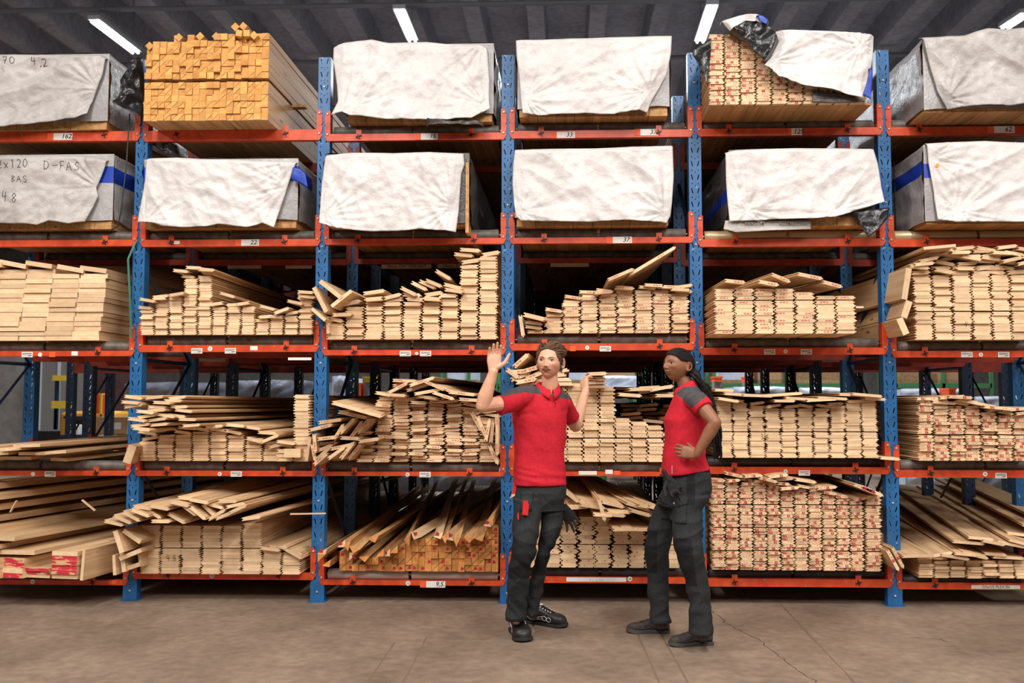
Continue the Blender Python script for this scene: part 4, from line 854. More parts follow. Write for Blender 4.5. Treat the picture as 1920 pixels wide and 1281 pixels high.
def write_on(text, px, py, hpx, wpx, Y, slope=0, r=.0022, parent=None, par=None, label=None):
    dg = bpy.context.evaluated_depsgraph_get(); mb = MB(); x = px
    for ch in text:
        for st in STROKES.get(ch, []):
            pts = []
            for a, b in lerp_poly([(q[0], q[1]) for q in st], 3*len(st)):
                p = P(x+a*wpx*.8, py-b*hpx+slope*(x-px), Y)
                ok, loc, nrm, *_ = SC.ray_cast(dg, Vector((p.x, Y-.35, p.z)), Vector((0, 1, 0)), distance=.7)
                pts.append((loc if ok else p)+Vector((0, -.0012, 0)))
            mb.tube(pts, r, 4, cap=False, smooth=False)
        x += wpx*(.5 if ch in '., ' else 1)
    o = mb.build('handwriting', BLK_INK, parent)
    if par: par(o)
    if label: tag(o, label, 'writing')
    return o
write_on('70', 12, 124, 13, 13, -.08, 0, .0022, A0, parA0); write_on('4,2', 64, 124, 13, 13, -.08, .15, .0022, A0, parA0)
write_on('2x120', 2, 318, 16, 12, -.08, -.02, .002, B0, parB0); write_on('D-FAS', 88, 320, 16, 14, -.08, .04, .0018, B0, parB0); write_on('BAS', 28, 344, 12, 11, -.08, .03, .0018, B0, parB0); write_on('4.8', 10, 378, 18, 13, -.08, .25, .002, B0, parB0)
for (s, x, y, h, w, Y, sl, lab) in (('4.8', 312, 1053, 13, 8, -.08, 0, 'handwritten 4.8 on the lowest stack of the second bay'), ('42', 1441, 608, 10, 7, -.42, 0, 'handwritten 42 on the neat stack right of the woman'), ('4.8', 1808, 612, 9, 8, -.12, 0, 'handwritten 4.8 on the rightmost middle stack'),
                                    ('3.6', 1426, 824, 10, 7, -.12, 0, "handwritten 3.6 on the dense stack right of the woman's back"), ('46', 1808, 1072, 9, 7, -.08, 0, 'handwritten 46 on the flat pile at the bottom right'), ('85', 1838, 836, 8, 8, -.1, 0, 'handwritten 85 on the wavy stack of the rightmost bay')):
    write_on(s, x, y, h, w, Y, sl, .0014, label=lab)
# ---------------------------------------------------------------- people: tools
def loft(mb, rings, n=20, mi=0, close=True):
    """rings: (centre, half axis a, half axis b, exponent)"""
    V = []; Fs = []
    for c, a, b, e in rings:
        for k in range(n):
            t = 2*PI*k/n; ct, st = math.cos(t), math.sin(t)
            V.append(Vector(c)+Vector(a)*(math.copysign(abs(ct)**(2/e), ct))+Vector(b)*(math.copysign(abs(st)**(2/e), st)))
    for i in range(len(rings)-1):
        for k in range(n): Fs.append((i*n+k, i*n+(k+1) % n, (i+1)*n+(k+1) % n, (i+1)*n+k))
    if close:
        Fs.append(tuple(range(n-1, -1, -1))); Fs.append(tuple((len(rings)-1)*n+k for k in range(n)))
    mb.add(V, Fs, mi, True)
def limb(mb, pts, rads, n=14, flat=1.0):
    """tapered rounded limb through points"""
    pts = [Vector(p) for p in pts]; P2 = []; R2 = []
    d0 = (pts[0]-pts[1]).normalized(); d1 = (pts[-1]-pts[-2]).normalized()
    for f, g in ((1.0, .05), (.87, .5), (.5, .87)): P2.append(pts[0]+d0*rads[0]*f*.95); R2.append(rads[0]*g)
    for i in range(len(pts)):
        P2.append(pts[i]); R2.append(rads[i])
    for f, g in ((.5, .87), (.87, .5), (1.0, .05)): P2.append(pts[-1]+d1*rads[-1]*f*.95); R2.append(rads[-1]*g)
    mb.tube(P2, R2, n, cap=True, flat=flat)
def ball(mb, c, r, n=16):
    V = []; c = Vector(c); r = r if hasattr(r, '__len__') else (r, r, r)
    m = n//2
    for j in range(m+1):
        a = PI*j/m
        for k in range(n): V.append(c+Vector((r[0]*math.sin(a)*math.cos(2*PI*k/n), r[1]*math.sin(a)*math.sin(2*PI*k/n), r[2]*math.cos(a))))
    mb.add(V, [(j*n+k, (j+1)*n+k, (j+1)*n+(k+1) % n, j*n+(k+1) % n) for j in range(m) for k in range(n)], 0, True)
def remesh(mb, voxel, smooth=4, fac=.5):
    me = mb.mesh('tmp', [M_BLACK]); o = bpy.data.objects.new('tmp', me); COL.objects.link(o)
    bm = bmesh.new(); bm.from_mesh(me); bmesh.ops.remove_doubles(bm, verts=bm.verts, dist=1e-6); bmesh.ops.recalc_face_normals(bm, faces=bm.faces); bm.to_mesh(me); bm.free()
    r = o.modifiers.new('r', 'REMESH'); r.mode = 'VOXEL'; r.voxel_size = voxel; r.adaptivity = 0
    if smooth: s = o.modifiers.new('s', 'SMOOTH'); s.factor = fac; s.iterations = smooth
    dg = bpy.context.evaluated_depsgraph_get(); out = bpy.data.meshes.new_from_object(o.evaluated_get(dg))
    bpy.data.objects.remove(o); bpy.data.meshes.remove(me)
    for p in out.polygons: p.use_smooth = True
    return out
def getco(me):
    c = np.empty(len(me.vertices)*3); me.vertices.foreach_get('co', c); return c.reshape(-1, 3)
def getno(me):
    c = np.empty(len(me.vertices)*3); me.vertex_normals.foreach_get('vector', c); return c.reshape(-1, 3)
def displace(me, fn):
    co, no = getco(me), getno(me)
    d = np.array([fn(Vector(p)) for p in co]); co = co+no*d[:, None]; me.vertices.foreach_set('co', co.ravel()); me.update()
def setmats(me, mats, fn):
    me.materials.clear()
    for m in mats: me.materials.append(m)
    me.polygons.foreach_set('material_index', [fn(p.center) for p in me.polygons]); me.update()
def drop(me, fn):
    """delete the verts where fn is true"""
    bm = bmesh.new(); bm.from_mesh(me); bmesh.ops.delete(bm, geom=[v for v in bm.verts if fn(v.co)], context='VERTS'); bm.to_mesh(me); bm.free(); me.update()
def mkobj(name, me, parent, root):
    o = bpy.data.objects.new(name, me); link(o, parent)
    if root: o.matrix_parent_inverse = Matrix.Translation(-root)
    return o
def skinmat(name, c, c2, sss=.12, rough=.5):
    def bld(nt, b):
        at = nd(nt, 'ShaderNodeVertexColor', layer_name='tint')
        mp = coords(nt, (1, 1, 1)); n = nd(nt, 'ShaderNodeTexNoise', i_Scale=22.0, i_Detail=4.0); nt.links.new(mp.outputs[0], n.inputs['Vector'])
        col = ramp(nt, n.outputs[0], [(.3, c2), (.65, c)])
        col = mixc(nt, col, at.outputs[0], 1.0, 'MULTIPLY'); nt.links.new(col, b.inputs['Base Color'])
        b.inputs['Subsurface Weight'].default_value = sss; b.inputs['Subsurface Radius'].default_value = (.012, .005, .003); b.inputs['Subsurface Scale'].default_value = 1.0
    return mat(name, c, rough, 0, bld, .35)
M_SKINM = skinmat('fair_skin', srgb(226, 174, 145), srgb(214, 156, 126), .12)
M_SKINW = skinmat('brown_skin', srgb(150, 102, 76), srgb(130, 86, 62), .06, .42)
def cloth(name, c, c2, sc=60, rough=.85, bmp=.25):
    def bld(nt, b):
        mp = coords(nt, (1, 1, 1)); n = nd(nt, 'ShaderNodeTexNoise', i_Scale=sc*1.0, i_Detail=4.0); nt.links.new(mp.outputs[0], n.inputs['Vector'])
        nt.links.new(ramp(nt, n.outputs[0], [(.35, c2), (.65, c)]), b.inputs['Base Color']); b.inputs['Sheen Weight'].default_value = .0
        bump(nt, b, n.outputs[0], bmp, .002)
    return mat(name, c, rough, 0, bld, .25)
M_RED = cloth('red_polo_knit', srgb(200, 36, 52), srgb(186, 30, 46)); M_CHAR = cloth('charcoal_knit', srgb(78, 74, 76), srgb(68, 65, 66)); M_REDD = cloth('dark_red_seam', srgb(150, 16, 32), srgb(140, 12, 28))
M_TRO = cloth('charcoal_work_cloth', srgb(46, 48, 50), srgb(38, 40, 42), 90); M_TROB = cloth('black_stretch_cloth', srgb(30, 30, 32), srgb(24, 24, 26), 90)
M_SHOEB = mat('black_shoe_leather', srgb(34, 32, 33), .5); M_SHOEG = cloth('worn_grey_shoe_leather', srgb(74, 68, 66), srgb(54, 50, 50), 40, .7); M_SOLE = mat('dark_rubber_sole', srgb(40, 38, 37), .7); M_SOLEG = mat('grey_rubber_sole', srgb(74, 69, 66), .75)
M_LACE = mat('white_shoe_cord', srgb(215, 212, 210), .6); M_GLOVE = cloth('black_work_glove', srgb(42, 40, 42), srgb(32, 30, 32), 80)
M_HAIRB = mat('brown_hair', srgb(112, 80, 52), .5); M_HAIRB2 = mat('dark_brown_hair', srgb(78, 54, 36), .5); M_HAIRK = mat('black_braided_hair', srgb(22, 18, 17), .65, spec=.3); M_HAIRK2 = mat('black_hair_scalp', srgb(24, 19, 18), .85, spec=.2)
M_EYEW = mat('eye_white', srgb(206, 196, 190), .35); M_IRISB = mat('grey_blue_iris', srgb(92, 92, 88), .2); M_IRISK = mat('dark_brown_iris', srgb(40, 24, 16), .2); M_PUP = mat('pupil', srgb(10, 8, 8), .15); M_LASH = mat('dark_lash', srgb(46, 32, 26), .6)
M_RTOOL = mat('red_plastic_tool', srgb(205, 36, 34), .4)

def head_local(kind):
    n, m = 120, 96; V = []
    man = kind == 'man'
    for j in range(m+1):
        a = PI*j/m
        for k in range(n):
            b = 2*PI*k/n
            x, y, z = math.sin(a)*math.sin(b), -math.sin(a)*math.cos(b), math.cos(a)
            px, py, pz = x*.074, y*.095, z*.112
            front = max(0, -y); back = max(0, y); low = max(0, -z)
            px *= 1+.05*max(0, z)*(1-z)                       # broad skull
            px *= 1-(.30 if man else .36)*low**1.7             # jaw taper
            py *= 1-.42*low**1.5*(1 if y > 0 else .0)          # nape
            if y < 0: py = py*(1-.02*low)-.006*low*front; 
            if y < 0: py *= 1-.10*math.exp(-((px/.05)**2))*0
            py += .012*back*max(0, z)
            if y < 0:
                g = lambda cx, cz, sx, sz: math.exp(-((px-cx)/sx)**2-((pz-cz)/sz)**2)
                gs = lambda cx, cz, sx, sz: g(cx, cz, sx, sz)+g(-cx, cz, sx, sz)
                w = min(1, front*3); d = 0
                d += .010*gs(.031, .0, .014, .010)           # sockets
                d -= (.005 if man else .002)*gs(.03, .0175, .02, .006)+.003*g(0, .017, .02, .008)
                nz = max(0, min(1, (.012-pz)/.05))
                if -.046 < pz < .02:
                    wv = (.0065+.004*nz); h = (.006+.015*nz**1.1)*(1 if pz > -.036 else max(0, (pz+.046)/.010))
                    d -= h*math.exp(-(px/wv)**2)
                d -= .007*gs(.0115 if man else .0135, -.0365, .006, .006)
                d -= .004*g(0, -.054, .02, .009)
                lw = .021 if man else .022; lt = 1.2 if man else 2.2
                d -= .0045*lt*g(0, -.0575, lw, .0045)+.0055*lt*g(0, -.069, lw*.9, .0055)
                d += .0055*g(0, -.0628, lw, .0017)
                d += .002*g(0, -.078, .016, .004)
                d -= .009*g(0, -.098, .02, .014)
                d -= .005*gs(.05, -.022, .018, .02)
                d += .003*gs(.045, -.055, .014, .018)
                py += d*w
            V.append(Vector((px, py, pz)))
    return V, n, m
def head_part(mb, kind, M):
    V, n, m = head_local(kind)
    mb.add([M @ v for v in V], [(j*n+k, (j+1)*n+k, (j+1)*n+(k+1) % n, j*n+(k+1) % n) for j in range(m) for k in range(n)], 0, True)
    for s in (-1, 1):                                          # ears
        c = Vector((s*.0745, .006, -.006)); pts = []
        for k in range(11):
            t = -2.2+4.6*k/10; pts.append(M @ (c+Vector((s*(.006+.004*math.cos(t*.5)), .017*math.cos(t)+.004, .029*math.sin(t)))))
        mb.tube(pts, [.0045]*11, 8)
        limb(mb, [M @ (c+Vector((s*.001, .002, .016))), M @ (c+Vector((s*.002, 0, -.018)))], [.011, .009], 10)
        ball(mb, M @ (c+Vector((s*.004, -.002, -.028))), .0075, 10)
def tint_head(me, M, lip, skin_hi, extra=None):
    """vertex colour of the skin itself: lips, cheeks"""
    co = getco(me); Mi = M.inverted(); A = np.array(Mi); L = co @ A[:3, :3].T + A[:3, 3]
    col = np.ones((len(co), 4))
    x, y, z = L[:, 0], L[:, 1], L[:, 2]; near = (np.abs(x) < .09) & (np.abs(z) < .14) & (y < .02)
    f = near*np.clip(1.15-((x/.023)**2+((z+.0632)/.0098)**2), 0, 1)
    f = np.clip(f*2.5, 0, 1)
    col[:, :3] = col[:, :3]*(1-f[:, None])+np.array(lip)*f[:, None]
    for s in (-1, 1):
        g = near*np.exp(-(((x-s*.045)/.02)**2+((z+.03)/.02)**2)); col[:, :3] *= 1-g[:, None]*(1-np.array(skin_hi))
    at = me.color_attributes.new('tint', 'FLOAT_COLOR', 'POINT'); 
    if extra: extra(L, co, col)
    at.data.foreach_set('color', col.ravel())
def bvh_of(me): return BVHTree.FromPolygons([v.co for v in me.vertices], [tuple(p.vertices) for p in me.polygons])
def on_face(bv, M, x, z, off=0.):
    o = M @ Vector((x, -.25, z)); d = (M.to_3x3() @ Vector((0, 1, 0))).normalized(); h = bv.ray_cast(o, d, .4)
    return (h[0] if h[0] is not None else M @ Vector((x, -.09, z)))-d*off
def eyes(root, rl, bv, M, iris, gaze, lidw=1.0, brow=M_HAIRB2, brows=1.0, side=(-1, 1)):
    for s in side:
        c = on_face(bv, M, s*.031, 0, 0); R = M.to_3x3().normalized()
        mb = MB(); V = []; n, m = 20, 10
        A = Matrix.Translation(c) @ R.to_4x4()
        for j in range(m+1):
            a = PI*j/m
            for k in range(n):
                b = 2*PI*k/n; V.append(A @ Vector((.0135*math.sin(a)*math.cos(b), -.0035*math.cos(a)+.0005, .0058*lidw*math.sin(a)*math.sin(b))))
        mb.add(V, [(j*n+k, j*n+(k+1) % n, (j+1)*n+(k+1) % n, (j+1)*n+k) for j in range(m) for k in range(n)], 0, True)
        e = mkobj('eye', mb.mesh('eye', [M_EYEW]), root, rl)
        for r_, m_, dy, nm in ((.0056, iris, -.0033, 'iris'), (.0026, M_PUP, -.0040, 'pupil')):
            q = MB(); q.prism([(gaze+r_*math.cos(-2*PI*i/14), min(.0052*lidw, max(-.0052*lidw, r_*math.sin(-2*PI*i/14)))) for i in range(14)], dy, dy+.002, 0, A); mkobj(nm, q.mesh(nm, [m_]), e, None).matrix_parent_inverse = Matrix.Identity(4) if False else Matrix.Identity(4)
        ld = MB(); pts = [A @ Vector((s*(-.0145+.029*u), -.0035-.002*math.sin(PI*u)+.002*abs(u-.5), .0022+.0052*lidw*math.sin(PI*u))) for u in [i/8 for i in range(9)]]
        ld.tube(pts, [.0006, .0012, .0016, .0018, .0018, .0018, .0017, .0014, .0006], 6); mkobj('eyelid', ld.mesh('eyelid', [M_LASH]), root, rl)
        br = MB(); pts = [on_face(bv, M, s*(.012+.036*u), .0165+.006*math.sin(PI*u*.8)+.000, .0008) for u in [i/8 for i in range(9)]]
        br.tube(pts, [v*brows for v in (.0018, .0028, .0032, .0032, .003, .0026, .002, .0015, .0006)], 6, flat=.6); mkobj('eyebrow', br.mesh('eyebrow', [brow]), root, rl)
def hand(mb, wrist, fwd, palm, s=1.0, curls=(.2, .2, .2, .2), spread=.06, thumb=((.5, .5), (.2, .2)), thumb_side=1, tips=None):
    """fwd wrist->knuckles, palm = direction the palm faces; thumb on the +side"""
    fwd = Vector(fwd).normalized(); palm = Vector(palm); palm = (palm-fwd*palm.dot(fwd)).normalized(); side = fwd.cross(palm).normalized()*thumb_side
    w = Vector(wrist); kn = w+fwd*.088*s
    loft(mb, [(w-fwd*.01*s, side*.027*s, palm*.019*s, 2), (w+fwd*.015*s, side*.032*s, palm*.018*s, 2.4), (w+fwd*.05*s, side*.041*s, palm*.0165*s, 2.8), (w+fwd*.082*s, side*.042*s, palm*.0135*s, 2.8), (w+fwd*.096*s, side*.038*s, palm*.009*s, 2.4)], 20)
    for i, (o, L) in enumerate(((.031, .072), (.0105, .08), (-.0105, .075), (-.031, .06))):
        root = w+fwd*(.082-.004*abs(i-1))*s+side*o*s; a = -(i-1.3)*spread; d = (fwd*math.cos(a)-side*math.sin(a)*(-1 if a else 1)*1).normalized()
        d = (fwd+side*(1.3-i)*spread).normalized(); c = curls[i]; pts = [root]; ang = 0
        for k, f in enumerate((.46, .3, .24)):
            ang += c*(1.0, 1.15, .8)[k]; dd = d*math.cos(ang)+palm*math.sin(ang); pts.append(pts[-1]+dd*L*s*f)
        limb(mb, pts, [.0096*s, .0089*s, .008*s, .0066*s], 10)
        if tips is not None: tips.append((pts[-1], i))
    (a1, b1), (a2, b2) = thumb
    r0 = w+fwd*.022*s+side*.026*s+palm*.006*s; d1 = (fwd*math.cos(a1)+side*math.sin(a1)+palm*b1).normalized(); d2 = (fwd*math.cos(a2)+side*math.sin(a2)+palm*b2).normalized()
    p1 = r0+d1*.045*s; p2 = p1+d2*.032*s; p3 = p2+d2*.024*s
    limb(mb, [r0, p1, p2, p3], [.0165*s, .0125*s, .0105*s, .0082*s], 12)
def shoe(root, rl, heel, toe, w=.05, upper=M_SHOEB, sole=M_SOLE, ank=None, kind='m', h=.09):
    heel, toe = Vector(heel), Vector(toe); d = (toe-heel); L = d.length; d.normalize(); s = Vector((-d.y, d.x, 0)); z = Vector((0, 0, 1))
    out = [(0, .62), (.04, .78), (.2, .82), (.38, .74), (.55, .84), (.72, 1.0), (.86, .96), (.95, .74), (1.0, .3)]
    mb = MB(); ring = [heel+d*u*L+s*w*k for u, k in out]+[heel+d*u*L-s*w*k*.94 for u, k in reversed(out)]
    n = len(ring)
    def lift(p, f): u = (p-heel).dot(d)/L; return p+z*f+z*(.012*max(0, u-.78)/.22 if True else 0)
    lo = [lift(p, .0) if (p-heel).dot(d)/L > .78 else p+z*0 for p in ring]; hi = [lift(p+(p-(heel+d*L*.5))*(-.0), .019) for p in ring]
    mb.add(lo+hi, [tuple(range(n)), tuple(range(2*n-1, n-1, -1))]+[(i, i+n, (i+1) % n+n, (i+1) % n) for i in range(n)])
    so = mkobj('sole', mb.mesh('sole', [sole]), root, rl)
    bm = bmesh.new(); bm.from_mesh(so.data); bmesh.ops.recalc_face_normals(bm, faces=bm.faces); bm.to_mesh(so.data); bm.free()
    up = MB(); A = (ank-heel) if ank is not None else d*L*.22
    rr = []
    for u, ww, hh in ((.0, .35, .055), (.03, .62, .075), (.1, .74, .085), (.22, .76, .088), (.34, .72, .085), (.45, .72, .075), (.58, .8, .062), (.7, .92, .053), (.82, .9, .05), (.92, .72, .044), (.98, .4, .032), (1.0, .1, .02)):
        rr.append((heel+d*u*L*.985+z*(.011+hh*.5*h/.09), s*w*ww, z*hh*.5*h/.09, 2.5))
    loft(up, rr, 22)
    if ank is not None: limb(up, [heel+d*L*.2+z*.05, Vector(ank)], [.04, .043], 16)
    me = remesh(up, .0045, 3); displace(me, lambda p: .002*noise.noise(p*40))
    me.materials.clear(); me.materials.append(upper); uo = mkobj('shoe', me, root, rl); bv = bvh_of(me)
    def hit(u, v, zz=.2):
        h_ = bv.ray_cast(heel+d*u*L+s*w*v+z*zz, -z, .3); return h_[0]+z*.002 if h_[0] is not None else heel+d*u*L+z*.08
    lc = MB()
    for k in range(5):
        u = .42+k*.058; lc.tube([hit(u, -.34), hit(u+.012, -.1), hit(u+.018, .12), hit(u+.03, .34)], .0028 if kind == 'm' else .0022, 6)
        lc.tube([hit(u, .34), hit(u+.012, .1), hit(u+.018, -.12), hit(u+.03, -.34)], .0028 if kind == 'm' else .0022, 6)
    mkobj('laces', lc.mesh('laces', [M_BLACK if kind == 'm' else upper]), uo, None)
    if kind == 'm':
        wc = MB()
        for sd in (-1, 1):
            for k in range(4):
                c = heel+d*(.33+.11*k)*L+z*(.058-.004*k); cs = []
                for q in range(13):
                    a = 2*PI*q/12; p = c+d*.017*math.cos(a)+z*.014*math.sin(a); h_ = bv.ray_cast(p+s*sd*.15, -s*sd, .3)
                    if h_[0] is not None: cs.append(h_[0]+s*sd*.001)
                if len(cs) > 8: wc.tube(cs, .0018, 5, cap=False)
        for k in range(5):
            for sd in (-1, 1): ball(wc, hit(.42+k*.06, sd*.42)+z*.001, .005, 8)
        ball(wc, hit(.40, 0)+z*.004, (.014, .014, .006), 12)
        mkobj('white_cord', wc.mesh('white_cord', [M_LACE]), uo, None)
    else:
        tr = MB()
        for sd in (-1, 1):
            cs = []
            for q in range(12):
                u = .12+.7*q/11; p = heel+d*u*L+z*(.042+.012*math.sin(q*.6)); h_ = bv.ray_cast(p+s*sd*.15, -s*sd, .3)
                if h_[0] is not None: cs.append(h_[0]+s*sd*.0005)
            if len(cs) > 4: tr.tube(cs, .0022, 5, cap=False)
        mkobj('seam_piping', tr.mesh('seam_piping', [M_SOLEG]), uo, None)
    return uo
def glove(name, label, p, down, sidev, s=1.0, curls=(.5, .3, .6, .4)):
    mb = MB(); down = Vector(down).normalized(); sv = Vector(sidev)
    hand(mb, p, down, sv, 1.12*s, curls, .16, ((.9, .3), (.5, .6)))
    limb(mb, [Vector(p)-down*.05*s, Vector(p)+down*.01], [.03*s, .032*s], 12, .55)
    me = remesh(mb, .004, 2); displace(me, lambda q: .0015*noise.noise(q*60)); me.materials.clear(); me.materials.append(M_GLOVE)
    o = bpy.data.objects.new(name, me); link(o); tag(o, label, 'glove'); return o
# ---------------------------------------------------------------- the man
def build_man():
    Y0 = -1.02; sc = F/(P(1010, 900, Y0)-CAM).dot(FW); px = 1/sc
    rl = Vector((PG(1005, 1180).x, Y0, 0)); root = empty('person', rl)
    tag(root, 'man in red and charcoal polo raising an open hand, other hand gripping boards', 'person')
    J = lambda x, y, Y: P(x, y, Y)
    X = Vector((1, 0, 0)); YY = Vector((0, 1, 0)); Z = Vector((0, 0, 1))
    def ring(x0, x1, y, Y, d, yaw=20, e=2.4):
        c = J((x0+x1)/2, y, Y); h = (x1-x0)/2*px; a = math.radians(yaw)
        return (c, Vector((math.cos(a), math.sin(a)*.9, 0))*h, Vector((-math.sin(a), math.cos(a), 0))*d, e)
    hc = J(1031, 678.5, -1.06)
    HM = Matrix.Translation(hc) @ rot('Z', math.radians(-13)) @ rot('Y', math.radians(3)) @ rot('X', math.radians(-3)) @ Matrix.Diagonal((1.03, 1.0, .945, 1))
    shR, elR, wrR = J(969, 749, -1.14), J(905, 761, -1.30), J(925, 697, -1.33)
    shL, elL, wrL = J(1054, 754, -.93), J(1079, 799, -.74), J(1098, 733, -.62)
    b = MB()
    head_part(b, 'man', HM)
    nk = J(1032, 745, -1.0)
    limb(b, [HM @ Vector((0, .02, -.045)), HM @ Vector((.0, .022, -.10)), nk], [.045, .048, .060], 18)
    loft(b, [ring(985, 1050, 738, -1.0, .06), ring(966, 1060, 752, -1.0, .085), ring(968, 1056, 790, -1.0, .1), ring(970, 1054, 850, -1.0, .09), ring(970, 1054, 905, -1.0, .09), ring(974, 1050, 930, -1.0, .09)], 24)
    limb(b, [shR, (shR+elR)/2+Vector((0, 0, -.006)), elR], [.048, .0445, .041]); limb(b, [elR, elR.lerp(wrR, .3)+Vector((-.002, 0, 0)), elR.lerp(wrR, .7), wrR], [.041, .044, .034, .0265])
    limb(b, [shL, elL], [.05, .040]); limb(b, [elL, elL.lerp(wrL, .3), elL.lerp(wrL, .7), wrL], [.040, .041, .032, .0255])
    # raised open hand, palm towards the camera, thumb to the viewer's right
    f = (J(927, 660, -1.32)-wrR).normalized()
    hand(b, wrR+f*.006, f+Vector((.02, .0, 0)), Vector((.12, -1, -.1)), 1.03, (.26, .2, .22, .3), .004, ((.95, .3), (.42, .1)), 1)
    # left hand gripping the boards
    f2 = (J(1096, 708, -.58)-wrL).normalized()
    hand(b, wrL+f2*.004, f2+Vector((-.08, .1, .1)), Vector((.75, .55, -.1)), .95, (.62, .6, .62, .66), .03, ((.5, .7), (.1, .6)), 1)
    # legs inside the trousers, ankles
    aR, aL = J(968, 1163, -1.01), J(996, 1146, -.93)
    for hp, kn, an in ((J(988, 940, -1.07), J(981, 1035, -1.13), aR), (J(1035, 940, -.97), J(1020, 1036, -1.03), aL)):
        limb(b, [hp, kn, an+Vector((0, 0, .03)), an], [.045, .03, .027, .028])
    me = remesh(b, .003, 2, .4)
    tint_head(me, HM, (.78, .56, .56), (1.0, .88, .86))
    me.materials.clear(); me.materials.append(M_SKINM); body = mkobj('body', me, root, rl); bv = bvh_of(me)
    eyes(root, rl, bv, HM, M_IRISB, -.002, 1.15, M_HAIRB2, 1.25)
    # open mouth line, moustache
    mm = MB(); mm.tube([on_face(bv, HM, x, -.0640-.001*math.cos(x*60), .0012) for x in (-.018, -.009, 0, .009, .018)], [.0008, .0026, .0034, .0026, .0008], 6, flat=.7); mkobj('mouth', mm.mesh('mouth', [mat('mouth_shadow', srgb(92, 40, 38), .6)]), root, rl)
    mu = MB(); r = random.Random(3)
    for k in range(95):
        x = r.uniform(-.025, .025); a = abs(x)/.025; z = -.0465-.008*a*a-r.uniform(0, .003); p = on_face(bv, HM, x, z, .0006)
        q = on_face(bv, HM, x*1.12+math.copysign(.002, x), z-.0065, .0018); mu.tube([p, p.lerp(q, .5)-HM.to_3x3() @ Vector((0, .0012, 0)), q], [.0009, .0008, .0003], 4)
    mkobj('moustache', mu.mesh('moustache', [M_HAIRB]), root, rl)
    nos = MB()
    for s in (-1, 1):
        p = on_face(bv, HM, s*.0065, -.0425, .0003); nos.tube([p, p+HM.to_3x3() @ Vector((s*.003, 0, .0008))], .0016, 6)
    mkobj('nostrils', nos.mesh('nostrils', [M_LASH]), root, rl)
    # hair
    V, n, m = head_local('man'); hb = MB(); idx = {}; vs = []
    keep = lambda v: v.z > .066+.008*math.cos(v.x*50)-(.06*max(0, (abs(v.x)-.04)/.03))-(.13*max(0, (v.y+.045)/.12)) and (v.z > -.075)
    cap = MB(); FV = []
    for j in range(m):
        for k in range(n):
            q = (j*n+k, (j+1)*n+k, (j+1)*n+(k+1) % n, j*n+(k+1) % n)
            if all(keep(V[i]) for i in q): FV.append(q)
    used = sorted({i for q in FV for i in q}); mp_ = {a: i for i, a in enumerate(used)}
    def hoff(v):
        t = max(0, v.z/.112); nrm = Vector((v.x/.074**2, v.y/.095**2, v.z/.112**2)).normalized()
        return v+nrm*(.003+.007*t+.003*noise.noise(v*60))
    cap.add([HM @ hoff(V[i]) for i in used], [tuple(mp_[i] for i in q) for q in FV], 0, True)
    hair = mkobj('hair', cap.mesh('hair', [M_HAIRB2, M_HAIRB]), root, rl); sdf = hair.modifiers.new('t', 'SOLIDIFY'); sdf.thickness = .006; sdf.offset = -1
    st = MB(); r = random.Random(8); R3 = HM.to_3x3()
    for k in range(900):
        v = V[r.choice(used)]; nrm = Vector((v.x/.074**2, v.y/.095**2, v.z/.112**2)).normalized()
        top = max(0, min(1, (v.z-.03)/.06)); L = .018+.04*top*r.uniform(.6, 1.1)
        comb = Vector((.8 if v.x > -.02 else -.5, .75+(.6 if v.y < -.03 else 0), .25*top+(.5 if v.y < -.03 else 0))) if top > .2 else Vector((.55*math.copysign(1, v.x), .45, -.8))
        comb = (comb+Vector((r.uniform(-.3, .3), r.uniform(-.3, .3), r.uniform(-.2, .1)))).normalized()
        pts = []; p = v+nrm*(.003+.007*top)
        d = (nrm*(.45 if top > .2 else .35)+comb).normalized(); ph = r.uniform(0, 6)
        for i in range(6):
            pts.append(HM @ p); wv = nrm*math.sin(i*1.4+ph)*.25; d = (d*.65+comb*.45+wv-nrm*.06*i+Vector((0, 0, -.07*i if v.y > -.03 else 0))).normalized(); p = p+d*L/5
            e = (p.x/.0765)**2+((p.y)/.099)**2+(p.z/.1165)**2
            if e < 1: p = p/math.sqrt(e)
        st.tube(pts, [.0022, .003, .0028, .0023, .0015, .0004], 5, mi=r.choice((0, 1, 1)))
    mkobj('hair_locks', st.mesh('hair_locks', [M_HAIRB2, M_HAIRB]), root, rl)
    # polo shirt
    s_ = MB()
    loft(s_, [ring(1003, 1052, 724, -1.02, .062, 15), ring(984, 1058, 733, -1.01, .085, 20), ring(966, 1064, 744, -1.01, .105, 20), ring(960, 1066, 762, -1.01, .118, 20), ring(960, 1064, 790, -1.01, .125, 20),
              ring(963, 1061, 820, -1.01, .12, 20), ring(965, 1059, 850, -1.01, .112, 20), ring(963, 1060, 880, -1.01, .115, 20), ring(961, 1062, 905, -1.01, .12, 20), ring(961, 1062, 909, -1.01, .12, 20)], 36)
    limb(s_, [J(1002, 741, -1.05), J(980, 744, -1.1), J(960, 752, -1.16)], [.06, .07, .068], 18); 
    slR = J(939, 760, -1.215); d = (elR-shR).normalized()
    loft(s_, [(shR, Z*.068, d.cross(Z)*.07, 2), (slR, Z*.058, d.cross(Z)*.06, 2)], 20)
    limb(s_, [shL+Vector((-.04, 0, -.005)), shL, shL.lerp(elL, .42)], [.072, .064, .053], 18)
    slL = shL.lerp(elL, .62); dl = (elL-shL).normalized(); a1 = dl.cross(YY).normalized(); a2 = dl.cross(a1)
    loft(s_, [(shL, a1*.062, a2*.066, 2), (slL, a1*.054, a2*.056, 2)], 20)
    me = remesh(s_, .0036, 12, .6)
